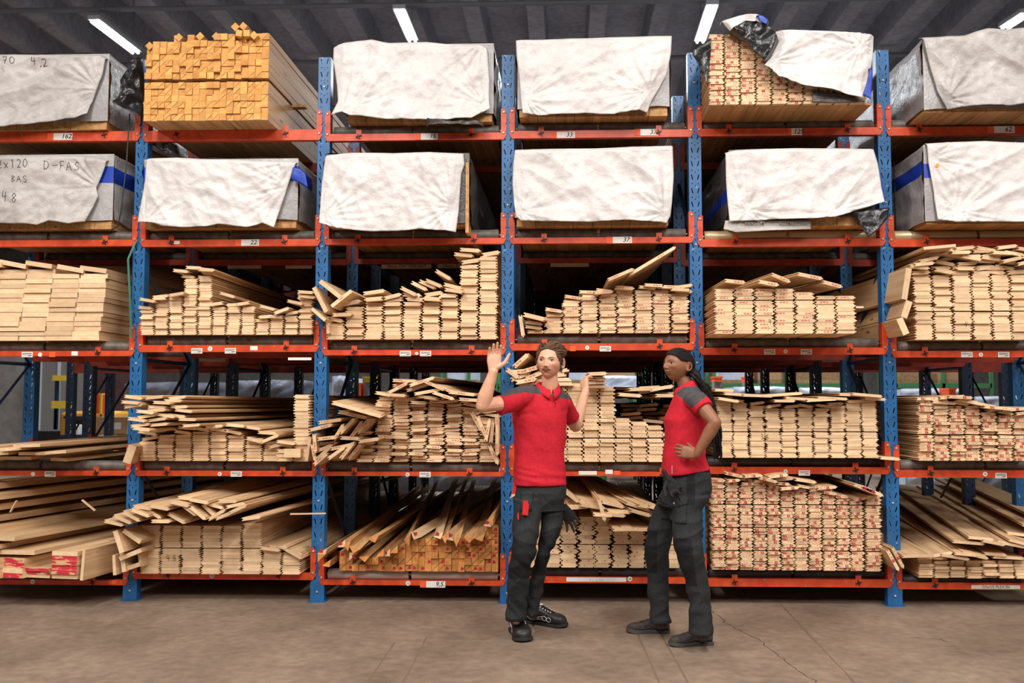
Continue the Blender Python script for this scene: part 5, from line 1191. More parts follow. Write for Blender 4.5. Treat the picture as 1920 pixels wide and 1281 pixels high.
    def folds(p):
        a = .007*noise.noise(Vector((p.x*9+p.z*5, p.y*7, p.z*5-p.x*6)))+.003*noise.noise(Vector((p.x*22+p.z*16, p.y*12, p.z*12)))
        w = max(0, 1-abs(p.z-J(1000, 890, -1).z)/.09); a += .008*w*noise.noise(Vector((p.x*6, p.y*6, p.z*38+p.x*8)))
        u = max(0, 1-(p-J(972, 775, -1.08)).length/.13); a += .014*u*noise.noise(Vector((p.x*10+p.z*26, p.y*9, p.z*22-p.x*16)))
        u = max(0, 1-(p-J(1052, 778, -1.0)).length/.1); a += .012*u*noise.noise(Vector((p.x*24-p.z*20, p.y*9, p.z*14)))
        return a
    displace(me, folds)
    nax = J(1034, 730, -1.035); drop(me, lambda p: p.z > J(1034, 739, -1.05).z and (p.x-nax.x)**2+(p.y-nax.y-.0)**2 < .060**2 or (p.z > J(1034, 742, -1.05).z-.004 and abs(p.x-J(1038, 740, -1.1).x) < .010+(p.z-J(1034, 742, -1.05).z)*.5 and p.y < -1.05))
    by = [(930, 748), (945, 745), (962, 740), (984, 736), (1010, 739), (1033, 743), (1063, 749), (1090, 756)]; by = [(P(a, c, -1.1).x, P(a, c, -1.1).z) for a, c in by]
    def yoke(c):
        z = np.interp(c.x, [q[0] for q in by], [q[1] for q in by]); return 1 if c.z > z else 0
    setmats(me, [M_RED, M_CHAR], yoke); shirt = mkobj('polo_shirt', me, root, rl); sbv = bvh_of(me)
    # red cuffs
    for c, d_, r1 in ((slR, (elR-shR).normalized(), .059), (slL, dl, .056)):
        mb = MB(); a = d_.orthogonal().normalized(); a_ = d_.cross(a); loft(mb, [(c-d_*.006, a*r1, a_*r1, 2), (c+d_*.006, a*(r1+.0015), a_*(r1+.0015), 2), (c+d_*.007, a*(r1-.006), a_*(r1-.006), 2)], 28); mkobj('cuff', mb.mesh('cuff', [M_RED]), shirt, None)
    # collar
    cb = MB(); V = []; n = 44; cc = J(1027, 729, -1.03)
    for k in range(n+1):
        t = -PI/2+.30+.12+(2*PI-.24)*k/n; fr = max(0, -math.sin(t-.30))**1.6; tip = max(0, 1-min(k, n-k)/5.)
        for (r_, dz) in ((.060, .012), (.066, .034), (.073, .032), (.084, .004), (.090+.004*tip, -.012-.012*tip)):
            V.append(cc+Vector((math.cos(t)*r_*.93, math.sin(t)*r_*.98, dz-.042*fr+.012*max(0, math.sin(t))))+Vector((.006*fr, 0, 0)))
    cb.add(V, [(k*5+i, (k+1)*5+i, (k+1)*5+i+1, k*5+i+1) for k in range(n) for i in range(4)], 0, True)
    co_ = mkobj('collar', cb.mesh('collar', [M_RED]), shirt, None); sd = co_.modifiers.new('t', 'SOLIDIFY'); sd.thickness = .0035; sd.offset = 0
    pl = MB()
    pt = []
    for i in range(8):
        q = J(1036.5+i*.55, 739+i*3.4, -1.3); h = sbv.ray_cast(q, Vector((0, 1, 0)), .6); pt.append((h[0] if h[0] is not None else q)-YY*.001)
    pl.tube(pt, .0022, 5); mkobj('placket', pl.mesh('placket', [M_REDD]), shirt, None)
    bt = MB()
    for i in (2, 5): ball(bt, pt[i]+Vector((.006, -.002, 0)), (.004, .002, .004), 8)
    mkobj('buttons', bt.mesh('buttons', [M_REDD]), shirt, None)
    # trousers
    t_ = MB()
    loft(t_, [ring(968, 1058, 898, -1.01, .11, 15), ring(965, 1060, 912, -1.01, .112, 15), ring(963, 1061, 935, -1.01, .112, 15), ring(965, 1058, 958, -1.01, .1, 15)], 30)
    def rg(x0, x1, y, Y, d=None): 
        c = J((x0+x1)/2, y, Y); h = (x1-x0)/2*px; return (c, X*h, YY*(d or h*1.05), 2.2)
    loft(t_, [rg(963, 1014, 935, -1.06, .1), rg(962, 1015, 970, -1.08, .095), rg(961, 1012, 1000, -1.1, .088), rg(958, 1004, 1035, -1.13, .08), rg(955, 998, 1060, -1.12, .072), rg(952, 992, 1095, -1.09, .066), rg(950, 989, 1130, -1.05, .064), rg(949, 987, 1150, -1.03, .066), rg(948, 985, 1162, -1.02, .068)], 26)
    loft(t_, [rg(1008, 1060, 935, -.96, .1), rg(1012, 1057, 970, -.97, .095), rg(1012, 1049, 1000, -1.0, .09), rg(1006, 1034, 1038, -1.03, .078), rg(1000, 1026, 1060, -1.0, .07), rg(990, 1018, 1095, -.96, .064), rg(987, 1016, 1120, -.94, .062), rg(985, 1013, 1140, -.93, .062), rg(984, 1012, 1150, -.93, .064)], 26)
    me = remesh(t_, .0045, 6, .5)
    def tf(p):
        zk = J(980, 1050, -1.1).z; zb_ = J(980, 1140, -1.1).z
        k = max(0, 1-abs(p.z-zk)/.16); g = max(0, 1-abs(p.z-zb_)/.13)
        return .008*noise.noise(Vector((p.x*8+p.z*4, p.y*8, p.z*7)))+.004*(1-abs(noise.noise(Vector((p.x*7-p.z*5, p.y*7, p.z*9+4)))*4))+(.011*k+.012*g)*noise.noise(Vector((p.x*11+p.z*8, p.y*9+p.x*6, p.z*17+p.x*14)))-.004*(1-abs(noise.noise(Vector((p.x*6+2, p.y*6, p.z*15+p.x*12)))*3))*(.4+k)
    displace(me, tf)
    zt_, zb_ = J(980, 1010, -1.1).z, J(980, 1082, -1.1).z; zt2 = J(980, 996, -1.1).z; xm = J(1010, 1000, -1.1).x
    setmats(me, [M_TRO, M_TROB], lambda c: 1 if (zb_ < c.z < (zt_ if c.x < xm else zt2)+.02*math.sin(c.x*20) and c.y < -.98) else 0)
    tro = mkobj('work_trousers', me, root, rl); tb = bvh_of(me)
    # pockets and seams
    def sh(pts, name, m, off=.004, n=6):
        g = coons([Vector(q) for q in pts[0]], [Vector(q) for q in pts[1]], [Vector(q) for q in pts[2]], [Vector(q) for q in pts[3]], n, n); V = []
        for row in g:
            for q in row:
                o = J(q.x, q.y, -1.6); h = tb.ray_cast(o, Vector((0, 1, 0)), 1.2); V.append((h[0] if h[0] is not None else J(q.x, q.y, -1.1))-YY*off)
        mb = MB(); mb.add(V, [(j*(n+1)+i, (j+1)*(n+1)+i, (j+1)*(n+1)+i+1, j*(n+1)+i+1) for j in range(n) for i in range(n)], 0, True)
        o = mkobj(name, mb.mesh(name, [m]), tro, None); s = o.modifiers.new('t', 'SOLIDIFY'); s.thickness = .004; s.offset = 0; return o
    sh([[(969, 934), (994, 932)], [(994, 936), (992, 975)], [(968, 976), (992, 975)], [(969, 938), (968, 976)]], 'thigh_pocket', M_TRO, .005)
    # things in the pockets
    def tool(name, label, cat, poly, Y, dep, m, mats=None):
        q = [P(a, c, Y) for a, c in poly]; mb = MB(); mb.prism([(v.x, v.z) for v in q][::-1], Y-dep/2, Y+dep/2); o = mb.build(name, m, recalc=True); tag(o, label, cat)
        bv_ = o.modifiers.new('b', 'BEVEL'); bv_.width = .002; bv_.segments = 2; return o
    def ysurf(x, y): h = tb.ray_cast(J(x, y, -1.6), Vector((0, 1, 0)), 1.2); return h[0].y if h[0] is not None else -1.12
    tool('red_pouch_tool', "red rectangular tool tucked in the man's thigh pocket", 'tool', [(981, 939), (990, 939), (990, 944), (992, 945), (990, 967), (979, 965)], min(ysurf(a, c) for a in (980, 986, 991) for c in (940, 950, 960, 966))-.014, .016, M_RTOOL)
    tool('red_marker', "small red pen clipped in the man's trouser pocket", 'pen', [(970, 962), (973, 962), (973, 975), (970, 973)], ysurf(972, 967)-.02, .01, M_RTOOL)
    kn = tool('red_knife', "red handled knife hanging at the man's hip below the shirt hem", 'knife', [(963, 903), (971, 903), (966, 925), (960, 926)], ysurf(968, 914)-.012, .014, M_RTOOL)
    q = [P(960, 926, -1.1), P(966, 925, -1.1), P(965, 931, -1.1), P(955, 936, -1.1)]; mb = MB(); yk = ysurf(968, 914)-.012; mb.prism([(v.x, v.z) for v in q][::-1], yk-.004, yk+.004); o = mb.build('sheath_tip', W_SIDE, kn, recalc=True)
    # shoes
    shoe(root, rl, PG(966, 1181), PG(983, 1206), .064, ank=J(968, 1157, -1.0), h=.125)
    shoe(root, rl, PG(984, 1166), PG(1063, 1178), .055, ank=J(997, 1139, -.93), h=.125)
    sk = MB(); 
    glove('work_glove', "black work glove hanging from the man's back pocket", J(1056, 951, -.93), Vector((.55, -.1, -.9)), Vector((-.5, -1, .2)), .92, (.35, .15, .3, .2))
    return root
build_man()
# ---------------------------------------------------------------- the woman
def build_woman():
    Y0 = -1.17; px = (P(1290, 850, Y0)-CAM).dot(FW)/F
    rl = Vector((PG(1262, 1200).x, Y0, 0)); root = empty('person', rl)
    tag(root, 'woman with long black braids in red polo, hand on hip, looking left and up', 'person')
    J = lambda x, y, Y: P(x, y, Y); X = Vector((1, 0, 0)); YY = Vector((0, 1, 0)); Z = Vector((0, 0, 1))
    def ring(x0, x1, y, d, Y=Y0, e=2.2, tz=0): return (J((x0+x1)/2, y, Y), Vector(((x1-x0)/2*px, 0, tz)), YY*d, e)
    hc = J(1272.5, 686, -1.17)
    HM = Matrix.Translation(hc) @ rot('Z', math.radians(-56)) @ rot('X', math.radians(-9)) @ Matrix.Diagonal((1.0, 1.03, .86, 1))
    shN, elN, wrN = J(1308, 752, -1.34), J(1341, 793, -1.44), J(1306, 852, -1.40)
    shF, elF, wrF = J(1296, 752, -1.0), J(1300, 800, -.9), J(1280, 850, -.95)
    b = MB(); head_part(b, 'woman', HM)
    limb(b, [HM @ Vector((0, .025, -.04)), J(1286, 722, -1.17), J(1294, 742, -1.17)], [.042, .044, .052], 18)
    loft(b, [ring(1276, 1308, 742, .09), ring(1262, 1322, 765, .12), ring(1256, 1318, 800, .12), ring(1254, 1318, 850, .115), ring(1252, 1322, 890, .13), ring(1256, 1322, 930, .14)], 24)
    limb(b, [shN, shN.lerp(elN, .5), elN], [.045, .042, .036]); limb(b, [elN, elN.lerp(wrN, .3), elN.lerp(wrN, .7), wrN], [.036, .037, .029, .0225])
    limb(b, [shF, elF], [.045, .036]); limb(b, [elF, wrF], [.036, .025])
    f = (J(1284, 850, -1.38)-wrN).normalized()
    hand(b, wrN+f*.004, f+Vector((0, .1, .12)), Vector((.05, 1, -.1)), .88, (.16, .2, .24, .3), .05, ((.5, .9), (.5, .9)), 1 if (f.cross(YY)).z > 0 else -1)
    for hp, kn, an in ((J(1268, 935, -1.07), J(1232, 1025, -1.06), J(1237, 1165, -1.0)), (J(1294, 940, -1.27), J(1293, 1035, -1.32), J(1314, 1185, -1.28))):
        limb(b, [hp, kn, an], [.04, .028, .026])
    me = remesh(b, .003, 2, .4); tint_head(me, HM, (1.0, .74, .74), (1.05, .95, .92))
    me.materials.clear(); me.materials.append(M_SKINW); mkobj('body', me, root, rl); bv = bvh_of(me)
    eyes(root, rl, bv, HM, M_IRISK, -.001, .95, M_HAIRK, .8)
    mm = MB(); mm.tube([on_face(bv, HM, x, -.0632-.0015*math.cos(x*60), .0003) for x in (-.018, -.009, 0, .009, .018)], [.0005, .0010, .0012, .001, .0005], 6); mkobj('mouth', mm.mesh('mouth', [mat('mouth_line', srgb(60, 28, 26), .6)]), root, rl)
    # hair: scalp cap with cornrow ridges, braids
    V, n, m = head_local('woman'); FV = []
    keep = lambda v: v.z > .060-(.035*max(0, (abs(v.x)-.035)/.03))-(.17*max(0, (v.y+.045)/.1)) and v.z > -.07 and not (v.y < .02 and abs(v.x) > .06 and v.z < .022)
    for j in range(m):
        for k in range(n):
            q = (j*n+k, (j+1)*n+k, (j+1)*n+(k+1) % n, j*n+(k+1) % n)
            if all(keep(V[i]) for i in q): FV.append(q)
    used = sorted({i for q in FV for i in q}); mp_ = {a: i for i, a in enumerate(used)}
    def hoff(v):
        nrm = Vector((v.x/.074**2, v.y/.095**2, v.z/.112**2)).normalized(); a = math.atan2(v.x, v.z+.02)
        return v+nrm*(.006+.0035*abs(math.sin(a*9))+.001*math.sin(v.y*500))
    cap = MB(); cap.add([HM @ hoff(V[i]) for i in used], [tuple(mp_[i] for i in q) for q in FV], 0, True)
    hair = mkobj('braided_hair', cap.mesh('hair', [M_HAIRK2]), root, rl); s = hair.modifiers.new('t', 'SOLIDIFY'); s.thickness = .005; s.offset = -1
    r = random.Random(4); R3 = HM.to_3x3(); A = HM @ Vector((0, .104, .0))
    ends = [(1347, 812), (1350, 830), (1342, 850), (1352, 795), (1338, 870)]
    bd = MB()
    for k in range(64):
        u = r.uniform(-1, 1); w = r.uniform(-1, 1); st = HM @ Vector((u*.045, .088-.02*abs(u), .035*w+.0))
        e = (1344+r.uniform(-8, 8), r.uniform(790, 845)); Yb = -1.17+r.uniform(-.06, .05)
        pts = []
        c = [st, J(1304+u*3+r.uniform(-5, 4), 702+w*6, Yb), J(1320+8*w+r.uniform(-5, 4), 728+r.uniform(-3, 3), Yb), J(1333+9*w+r.uniform(-4, 4), 765, Yb+.02), J(e[0], e[1], Yb+.02), J(e[0]+r.uniform(-3, 1), e[1]+18, Yb+.03)]
        for i in range(len(c)-1):
            p0, p1, p2, p3 = c[max(i-1, 0)], c[i], c[i+1], c[min(i+2, len(c)-1)]
            for j in range(12):
                t = j/12; pts.append(.5*((2*p1)+(p2-p0)*t+(2*p0-5*p1+4*p2-p3)*t*t+(-p0+3*p1-3*p2+p3)*t**3))
        bd.tube(pts, [(.0064+.0017*math.sin(i*1.9))*(1-.3*i/len(pts)) for i in range(len(pts))], 6)
    for k in range(9):                                  # cornrow braids lying over the crown
        u = -1+2*k/8; pts = []
        for i in range(26):
            t = i/25; a = 1.0-1.25*t*1.45; v = Vector((u*.05*math.cos(a*.4)*(1 if abs(u) < .8 else .95), -.095*math.sin(a), .112*math.cos(a)))
            e = math.sqrt((v.x/.074)**2+(v.y/.095)**2+(v.z/.112)**2); v = v/e*1.07
            pts.append(HM @ v)
        bd.tube(pts, [.0055+.0014*math.sin(i*2.3) for i in range(26)], 6)
    mkobj('braids', bd.mesh('braids', [M_HAIRK]), root, rl)
    # shirt
    s_ = MB()
    loft(s_, [ring(1274, 1306, 724, .07), ring(1266, 1316, 735, .12), ring(1260, 1326, 750, .155), ring(1254, 1328, 768, .155), ring(1245, 1325, 787, .15), ring(1247, 1322, 805, .14), ring(1246, 1320, 830, .135), ring(1243, 1322, 855, .14), ring(1241, 1329, 880, .155, tz=.02), ring(1241, 1332, 886, .155, tz=.02)], 36)
    slN = shN.lerp(elN, .36); dN = (elN-shN).normalized(); a1 = dN.cross(YY).normalized(); a2 = dN.cross(a1)
    loft(s_, [(shN-dN*.02, a1*.058, a2*.06, 2), (shN+dN*.01, a1*.062, a2*.062, 2), (slN, a1*.056, a2*.056, 2)], 22)
    ball(s_, shN+Vector((-.012, .02, .0)), (.065, .06, .06), 18)
    slF = shF.lerp(elF, .4); dF = (elF-shF).normalized(); b1 = dF.cross(YY).normalized(); b2 = dF.cross(b1); loft(s_, [(shF, b1*.06, b2*.06, 2), (slF, b1*.055, b2*.055, 2)], 20)
    me = remesh(s_, .0036, 12, .6)
    def folds(p):
        a = .005*noise.noise(Vector((p.x*9-p.z*5, p.y*7, p.z*5)))+.0025*noise.noise(Vector((p.x*20-p.z*14, p.y*12, p.z*10)))
        u = max(0, 1-(p-J(1300, 855, -1.3)).length/.16); a += .008*u*noise.noise(Vector((p.x*12+p.z*18, p.y*9, p.z*20-p.x*10)))
        u = max(0, 1-(p-J(1280, 790, -1.3)).length/.12); a += .006*u*noise.noise(Vector((p.x*14-p.z*10, p.y*6, p.z*8)))
        return a
    displace(me, folds)
    L1 = [(P(a, c, -1.35).x, P(a, c, -1.35).z) for a, c in ((1264, 735), (1273, 738), (1283, 752), (1296, 766), (1304, 757), (1322, 744), (1332, 740))]
    def yk(c):
        z = np.interp(c.x, [q[0] for q in L1], [q[1] for q in L1]); return 1 if c.z > z and (c-slN).dot(dN) < -.014 else 0
    setmats(me, [M_RED, M_CHAR], yk); shirt = mkobj('polo_shirt', me, root, rl); sbv = bvh_of(me)
    mb = MB(); loft(mb, [(slN-dN*.012, a1*.0565, a2*.0565, 2), (slN+dN*.003, a1*.058, a2*.058, 2), (slN+dN*.004, a1*.05, a2*.05, 2)], 28); mkobj('cuff', mb.mesh('cuff', [M_RED]), shirt, None)
    cb = MB(); Vv = []; n = 40; cc = J(1286, 727, -1.17)
    for k in range(n+1):
        t = PI+.14+(2*PI-.28)*k/n; fr = max(0, -math.cos(t))
        for (r_, dz) in ((.05, .018), (.056, .03), (.064, .024), (.074, .0), (.08, -.014)):
            Vv.append(cc+Vector((math.cos(t)*r_*.95, math.sin(t)*r_*1.05, dz-.032*fr+.02*max(0, math.cos(t)))))
    cb.add(Vv, [(k*5+i, (k+1)*5+i, (k+1)*5+i+1, k*5+i+1) for k in range(n) for i in range(4)], 0, True)
    co_ = mkobj('collar', cb.mesh('collar', [M_RED]), shirt, None); sd = co_.modifiers.new('t', 'SOLIDIFY'); sd.thickness = .0035; sd.offset = 0
    # hem slit seam
    sm = MB(); pt = []
    for i in range(6):
        h = sbv.ray_cast(J(1260-i*.2, 873+i*3, -1.7), Vector((0, 1, 0)), .8); pt.append((h[0] if h[0] is not None else J(1260, 873+i*3, -1.3))-YY*.001)
    sm.tube(pt, .0015, 5); mkobj('side_slit', sm.mesh('side_slit', [M_LACE]), shirt, None)
    # trousers
    t_ = MB()
    loft(t_, [ring(1250, 1329, 878, .13), ring(1248, 1334, 895, .15), ring(1243, 1334, 915, .155), ring(1236, 1328, 935, .155), ring(1232, 1320, 948, .15)], 30)
    def rg(x0, x1, y, Y, d=None):
        c = J((x0+x1)/2, y, Y); h = (x1-x0)/2*px; return (c, X*h, YY*(d or h*1.0), 2.2)
    loft(t_, [rg(1238, 1300, 930, -1.06, .085), rg(1226, 1285, 955, -1.06, .085), rg(1216, 1268, 985, -1.06, .082), rg(1208, 1257, 1020, -1.06, .075), rg(1209, 1254, 1050, -1.04, .068), rg(1213, 1254, 1090, -1.0, .062), rg(1217, 1254, 1130, -1.0, .06), rg(1219, 1259, 1168, -1.0, .062)], 26)
    loft(t_, [rg(1262, 1328, 930, -1.27, .09), rg(1262, 1315, 955, -1.28, .085), rg(1262, 1316, 985, -1.3, .082), rg(1264, 1319, 1020, -1.32, .078), rg(1272, 1321, 1050, -1.31, .072), rg(1284, 1327, 1090, -1.29, .066), rg(1292, 1331, 1130, -1.28, .064), rg(1294, 1336, 1188, -1.28, .068)], 26)
    me = remesh(t_, .0045, 6, .5)
    def tf(p):
        zk = J(1290, 1030, -1.3).z; zb_ = J(1300, 1150, -1.3).z; k = max(0, 1-abs(p.z-zk)/.14); g = max(0, 1-abs(p.z-zb_)/.14)
        return .006*noise.noise(Vector((p.x*8+p.z*4, p.y*8, p.z*6)))+.004*(1-abs(noise.noise(Vector((p.x*7-p.z*5, p.y*7, p.z*10+4)))*4))+(.011*k+.010*g)*noise.noise(Vector((p.x*10+p.z*8, p.y*9, p.z*16-p.x*14)))
    displace(me, tf)
    def tm(c):
        q = px_of(c); 
        if c.y > -1.15 and q[0] < 1258: return 1 if (995 < q[1] < 1075 and q[0] < 1232) else 0
        if 884 < q[1] < 948 and 1287 < q[0] < 1303: return 1
        if 1010 < q[1] < 1100 and q[0] < 1296+(q[1]-1010)*.12: return 1
        if q[1] < 886: return 1
        return 0
    setmats(me, [M_TRO, M_TROB], tm); tro = mkobj('work_trousers', me, root, rl); tb = bvh_of(me)
    def sh(pts, name, m, off=.004, n=8):
        g = coons(*[[Vector(q) for q in e] for e in pts], n, n); V_ = []
        for row in g:
            for q in row:
                h = tb.ray_cast(J(q.x, q.y, -1.8), Vector((0, 1, 0)), 1.0); V_.append((h[0] if h[0] is not None else J(q.x, q.y, -1.3))-YY*off)
        mb = MB(); mb.add(V_, [(j*(n+1)+i, (j+1)*(n+1)+i, (j+1)*(n+1)+i+1, j*(n+1)+i+1) for j in range(n) for i in range(n)], 0, True)
        o = mkobj(name, mb.mesh(name, [m]), tro, None); s = o.modifiers.new('t', 'SOLIDIFY'); s.thickness = .005; s.offset = 0; return o
    sh([[(1258, 953), (1310, 950)], [(1310, 950), (1308, 962)], [(1258, 962), (1283, 971), (1308, 962)], [(1258, 953), (1258, 962)]], 'pocket_flap', M_TRO, .007)
    sh([[(1260, 962), (1307, 960)], [(1307, 960), (1306, 1002)], [(1264, 1004), (1306, 1002)], [(1260, 962), (1264, 1004)]], 'thigh_pocket', M_TRO, .003)
    h = tb.ray_cast(J(1284, 963, -1.8), Vector((0, 1, 0)), 1.0)
    mb = MB(); p = (h[0] if h[0] is not None else J(1284, 963, -1.35))-YY*.012; mb.tube([p+YY*.006, p, p-YY*.002], [.0065, .0065, .004], 12); mkobj('pocket_stud', mb.mesh('pocket_stud', [M_BOLT]), tro, None)
    shoe(root, rl, PG(1256, 1188)+Vector((0, .02, 0)), PG(1174, 1186)+Vector((0, .0, 0)), .048, M_SHOEG, M_SOLEG, J(1240, 1165, -1.0), 'w')
    shoe(root, rl, PG(1335, 1208), PG(1254, 1212), .048, M_SHOEG, M_SOLEG, J(1316, 1185, -1.28), 'w')
    glove('work_glove', "dark work gloves bunched at the woman's front pocket", J(1252, 897, -1.33), Vector((.45, -.1, -.8)), Vector((.2, -1, 0)), .8, (.5, .8, .4, .7))
    return root
build_woman()
# ---------------------------------------------------------------- room
def conc(name, c1, c2, c3, sc=1.2, rough=.8):
    def bld(nt, b):
        mp = coords(nt, (1, 1, 1)); n = nd(nt, 'ShaderNodeTexNoise', i_Scale=sc, i_Detail=8.0, i_Roughness=.65); nt.links.new(mp.outputs[0], n.inputs['Vector'])
        n2 = nd(nt, 'ShaderNodeTexNoise', i_Scale=sc*14, i_Detail=6.0); nt.links.new(mp.outputs[0], n2.inputs['Vector'])
        col = ramp(nt, n.outputs[0], [(.32, c3), (.5, c1), (.68, c2)])
        f2 = ramp(nt, n2.outputs[0], [(.3, (.78, .78, .78, 1)), (.7, (1.1, 1.1, 1.1, 1))])
        col = mixc(nt, col, f2, 1.0, 'MULTIPLY'); nt.links.new(col, b.inputs['Base Color'])
        bump(nt, b, n2.outputs[0], .12, .003)
    return mat(name, c1, rough, 0, bld, .35)
M_FLOOR = conc('concrete_floor', srgb(136, 117, 101), srgb(154, 135, 117), srgb(114, 97, 83), 1.1, .6)
M_CEIL = conc('concrete_ceiling', srgb(164, 166, 180), srgb(176, 178, 192), srgb(144, 146, 160), .8, .9)
M_WALL = conc('grey_far_wall', srgb(150, 146, 142), srgb(165, 160, 156), srgb(130, 126, 122), .5, .9)
mb = MB(); mb.box(-22, 22, -14, 30, -.3, 0); tag(mb.build('floor', M_FLOOR), kind='structure')
mb = MB(); mb.box(-22, 22, 29.9, 30.2, 0, 8.2); tag(mb.build('wall_back', M_WALL), kind='structure')
mb = MB(); mb.box(-22.3, -22, -14, 30, 0, 8.2); tag(mb.build('wall_left', M_WALL), kind='structure')
mb = MB(); mb.box(22, 22.3, -14, 30, 0, 8.2); tag(mb.build('wall_right', M_WALL), kind='structure')
CZ = 7.9
mb = MB(); mb.box(-22, 22, -14, 30, CZ, CZ+.3)
x = -21.6
while x < 22: mb.prism([(x-.13, CZ-.45), (x+.13, CZ-.45), (x+.16, CZ), (x-.16, CZ)], -14, 29.9); x += .98
tag(mb.build('ceiling', M_CEIL, recalc=True), kind='structure')
M_PIPE = mat('grey_conduit', srgb(120, 124, 134), .5)
for k, (y, z) in enumerate(((6.6, 7.25), (9.0, 7.3), (11.5, 7.3))):
    mb = MB(); mb.tube([(-22, y, z), (22, y, z)], .04, 8); 
    tag(mb.build('ceiling_conduit', M_PIPE), ('nearest grey conduit running across under the ceiling beams', 'middle grey conduit running across under the ceiling beams', 'farthest grey conduit running across under the ceiling beams')[k], 'pipe')
# hairline crack and joints in the floor: thin grooves
M_CRACK = mat('dark_crack', srgb(74, 62, 52), .9)
def crack(pts, w, name, label, m=M_CRACK, jit=.012):
    mb = MB(); r = random.Random(len(pts)*7+int(w*1e5)); P3 = []
    for a, b in zip(pts, pts[1:]):
        A, B = PG(*a), PG(*b)
        for k in range(10): P3.append(A.lerp(B, k/10)+Vector((r.uniform(-jit, jit), r.uniform(-jit, jit), 0)))
    P3.append(PG(*pts[-1])); L = []
    for i, p in enumerate(P3):
        d = (P3[min(i+1, len(P3)-1)]-P3[max(i-1, 0)]); n = Vector((-d.y, d.x, 0)).normalized()*w*(.6+.8*r.random())/2
        L += [p+n+Vector((0, 0, .0006)), p-n+Vector((0, 0, .0006))]
    mb.add(L, [(2*i, 2*i+1, 2*i+3, 2*i+2) for i in range(len(P3)-1)])
    return tag(mb.build(name, m), kind='structure')
M_TRACK = mat('rusty_track', srgb(112, 92, 76), .9)
M_STAIN = mat('damp_patch', srgb(116, 98, 84), .5)
crack([(1330, 1142), (1362, 1170), (1425, 1202), (1480, 1245), (1540, 1285)], .006, 'trim_1', '')
crack([(1450, 1118), (1525, 1198), (1612, 1290)], .012, 'trim_2', '', M_STAIN, .004)
crack([(1196, 1190), (1240, 1290)], .012, 'trim_3', '', M_TRACK, .002); crack([(1240, 1190), (1295, 1290)], .012, 'trim_4', '', M_TRACK, .002)
crack([(800, 1195), (755, 1281)], .01, 'trim_5', '', M_TRACK, .002); crack([(740, 1205), (685, 1285)], .01, 'trim_6', '', M_TRACK, .002)
crack([(1710, 1196), (1765, 1199), (1772, 1203)], .006, 'trim_7', '')
# lamps
M_TUBE = bpy.data.materials.new('lamp_tube_light'); M_TUBE.use_nodes = True
nt = M_TUBE.node_tree; nt.nodes.clear(); e = nt.nodes.new('ShaderNodeEmission'); e.inputs[0].default_value = (.86, .92, 1, 1); e.inputs[1].default_value = 14; o_ = nt.nodes.new('ShaderNodeOutputMaterial'); nt.links.new(e.outputs[0], o_.inputs[0])
M_LH = mat('white_lamp_housing', srgb(200, 204, 212), .5)
def lamp(x, y, z, L, yaw, label, group=None):
    t = empty('ceiling_lamp', (x, y, z), yaw); tag(t, label, 'lamp', group)
    a = MB(); a.box(-.09, .09, -L/2, L/2, .0, .06); a.build('housing', M_LH, t)
    for s in (-1, 1):
        b = MB(); b.tube([(s*.045, -L/2+.03, -.022), (s*.045, L/2-.03, -.022)], .02, 8); b.build('tube', M_TUBE, t)
    c = MB(); c.tube([(0, -L*.4, .06), (0, -L*.4, CZ-z-.0)], .006, 4); c.tube([(0, L*.4, .06), (0, L*.4, CZ-z)], .006, 4); c.build('hanger', M_PIPE, t)
    return t
def lampP(pa, pb, z, label):
    A = CAM+ray(*pa)*((z-CAM.z)/ray(*pa).z); B = CAM+ray(*pb)*((z-CAM.z)/ray(*pb).z)
    m = (A+B)/2; d = B-A; return lamp(m.x, m.y, z, d.length, math.atan2(-d.x, d.y), label)
LZ = 7.0
lampP((175, 36), (256, 98), LZ, 'glowing twin-tube ceiling lamp at the upper left')
lampP((748, 16), (774, 76), LZ, 'glowing twin-tube ceiling lamp above the third bay')
lampP((1336, 8), (1312, 78), LZ, 'glowing twin-tube ceiling lamp above the fourth post')
lampP((1925, 24), (1882, 52), LZ, 'glowing twin-tube ceiling lamp cut by the right edge')
def area(name, loc, size, e, col=(1, .95, .88), rx=0, rz=0):
    l = bpy.data.lights.new(name, 'AREA'); l.shape = 'RECTANGLE'; l.size, l.size_y = size; l.energy = e; l.color = col
    o = bpy.data.objects.new(name, l); o.location = loc; o.rotation_euler = (rx, 0, rz); COL.objects.link(o); return o
for k, x in enumerate((-7.5, -2.5, 2.5, 7.5)):
    area('aisle_lamp_light', (x, -4.6, 6.6), (.5, 3.0), 330, (1, .96, .91))
area('added_front_light', (0.5, -9.5, 6.9), (9, 2.2), 740, (1, .96, .92), math.radians(38))  # unseen area light added behind the camera for soft frontal light
for k, (x, y) in enumerate(((-6, 9), (0, 9), (6, 9), (-9, 15), (0, 15), (9, 15))):
    area('hall_lamp_light', (x, y, 6.8), (.4, 3), 420, (.9, .95, 1))
wd = bpy.data.worlds.new('world'); SC.world = wd; wd.use_nodes = True
wd.node_tree.nodes['Background'].inputs[0].default_value = (1, .95, .9, 1); wd.node_tree.nodes['Background'].inputs[1].default_value = .16
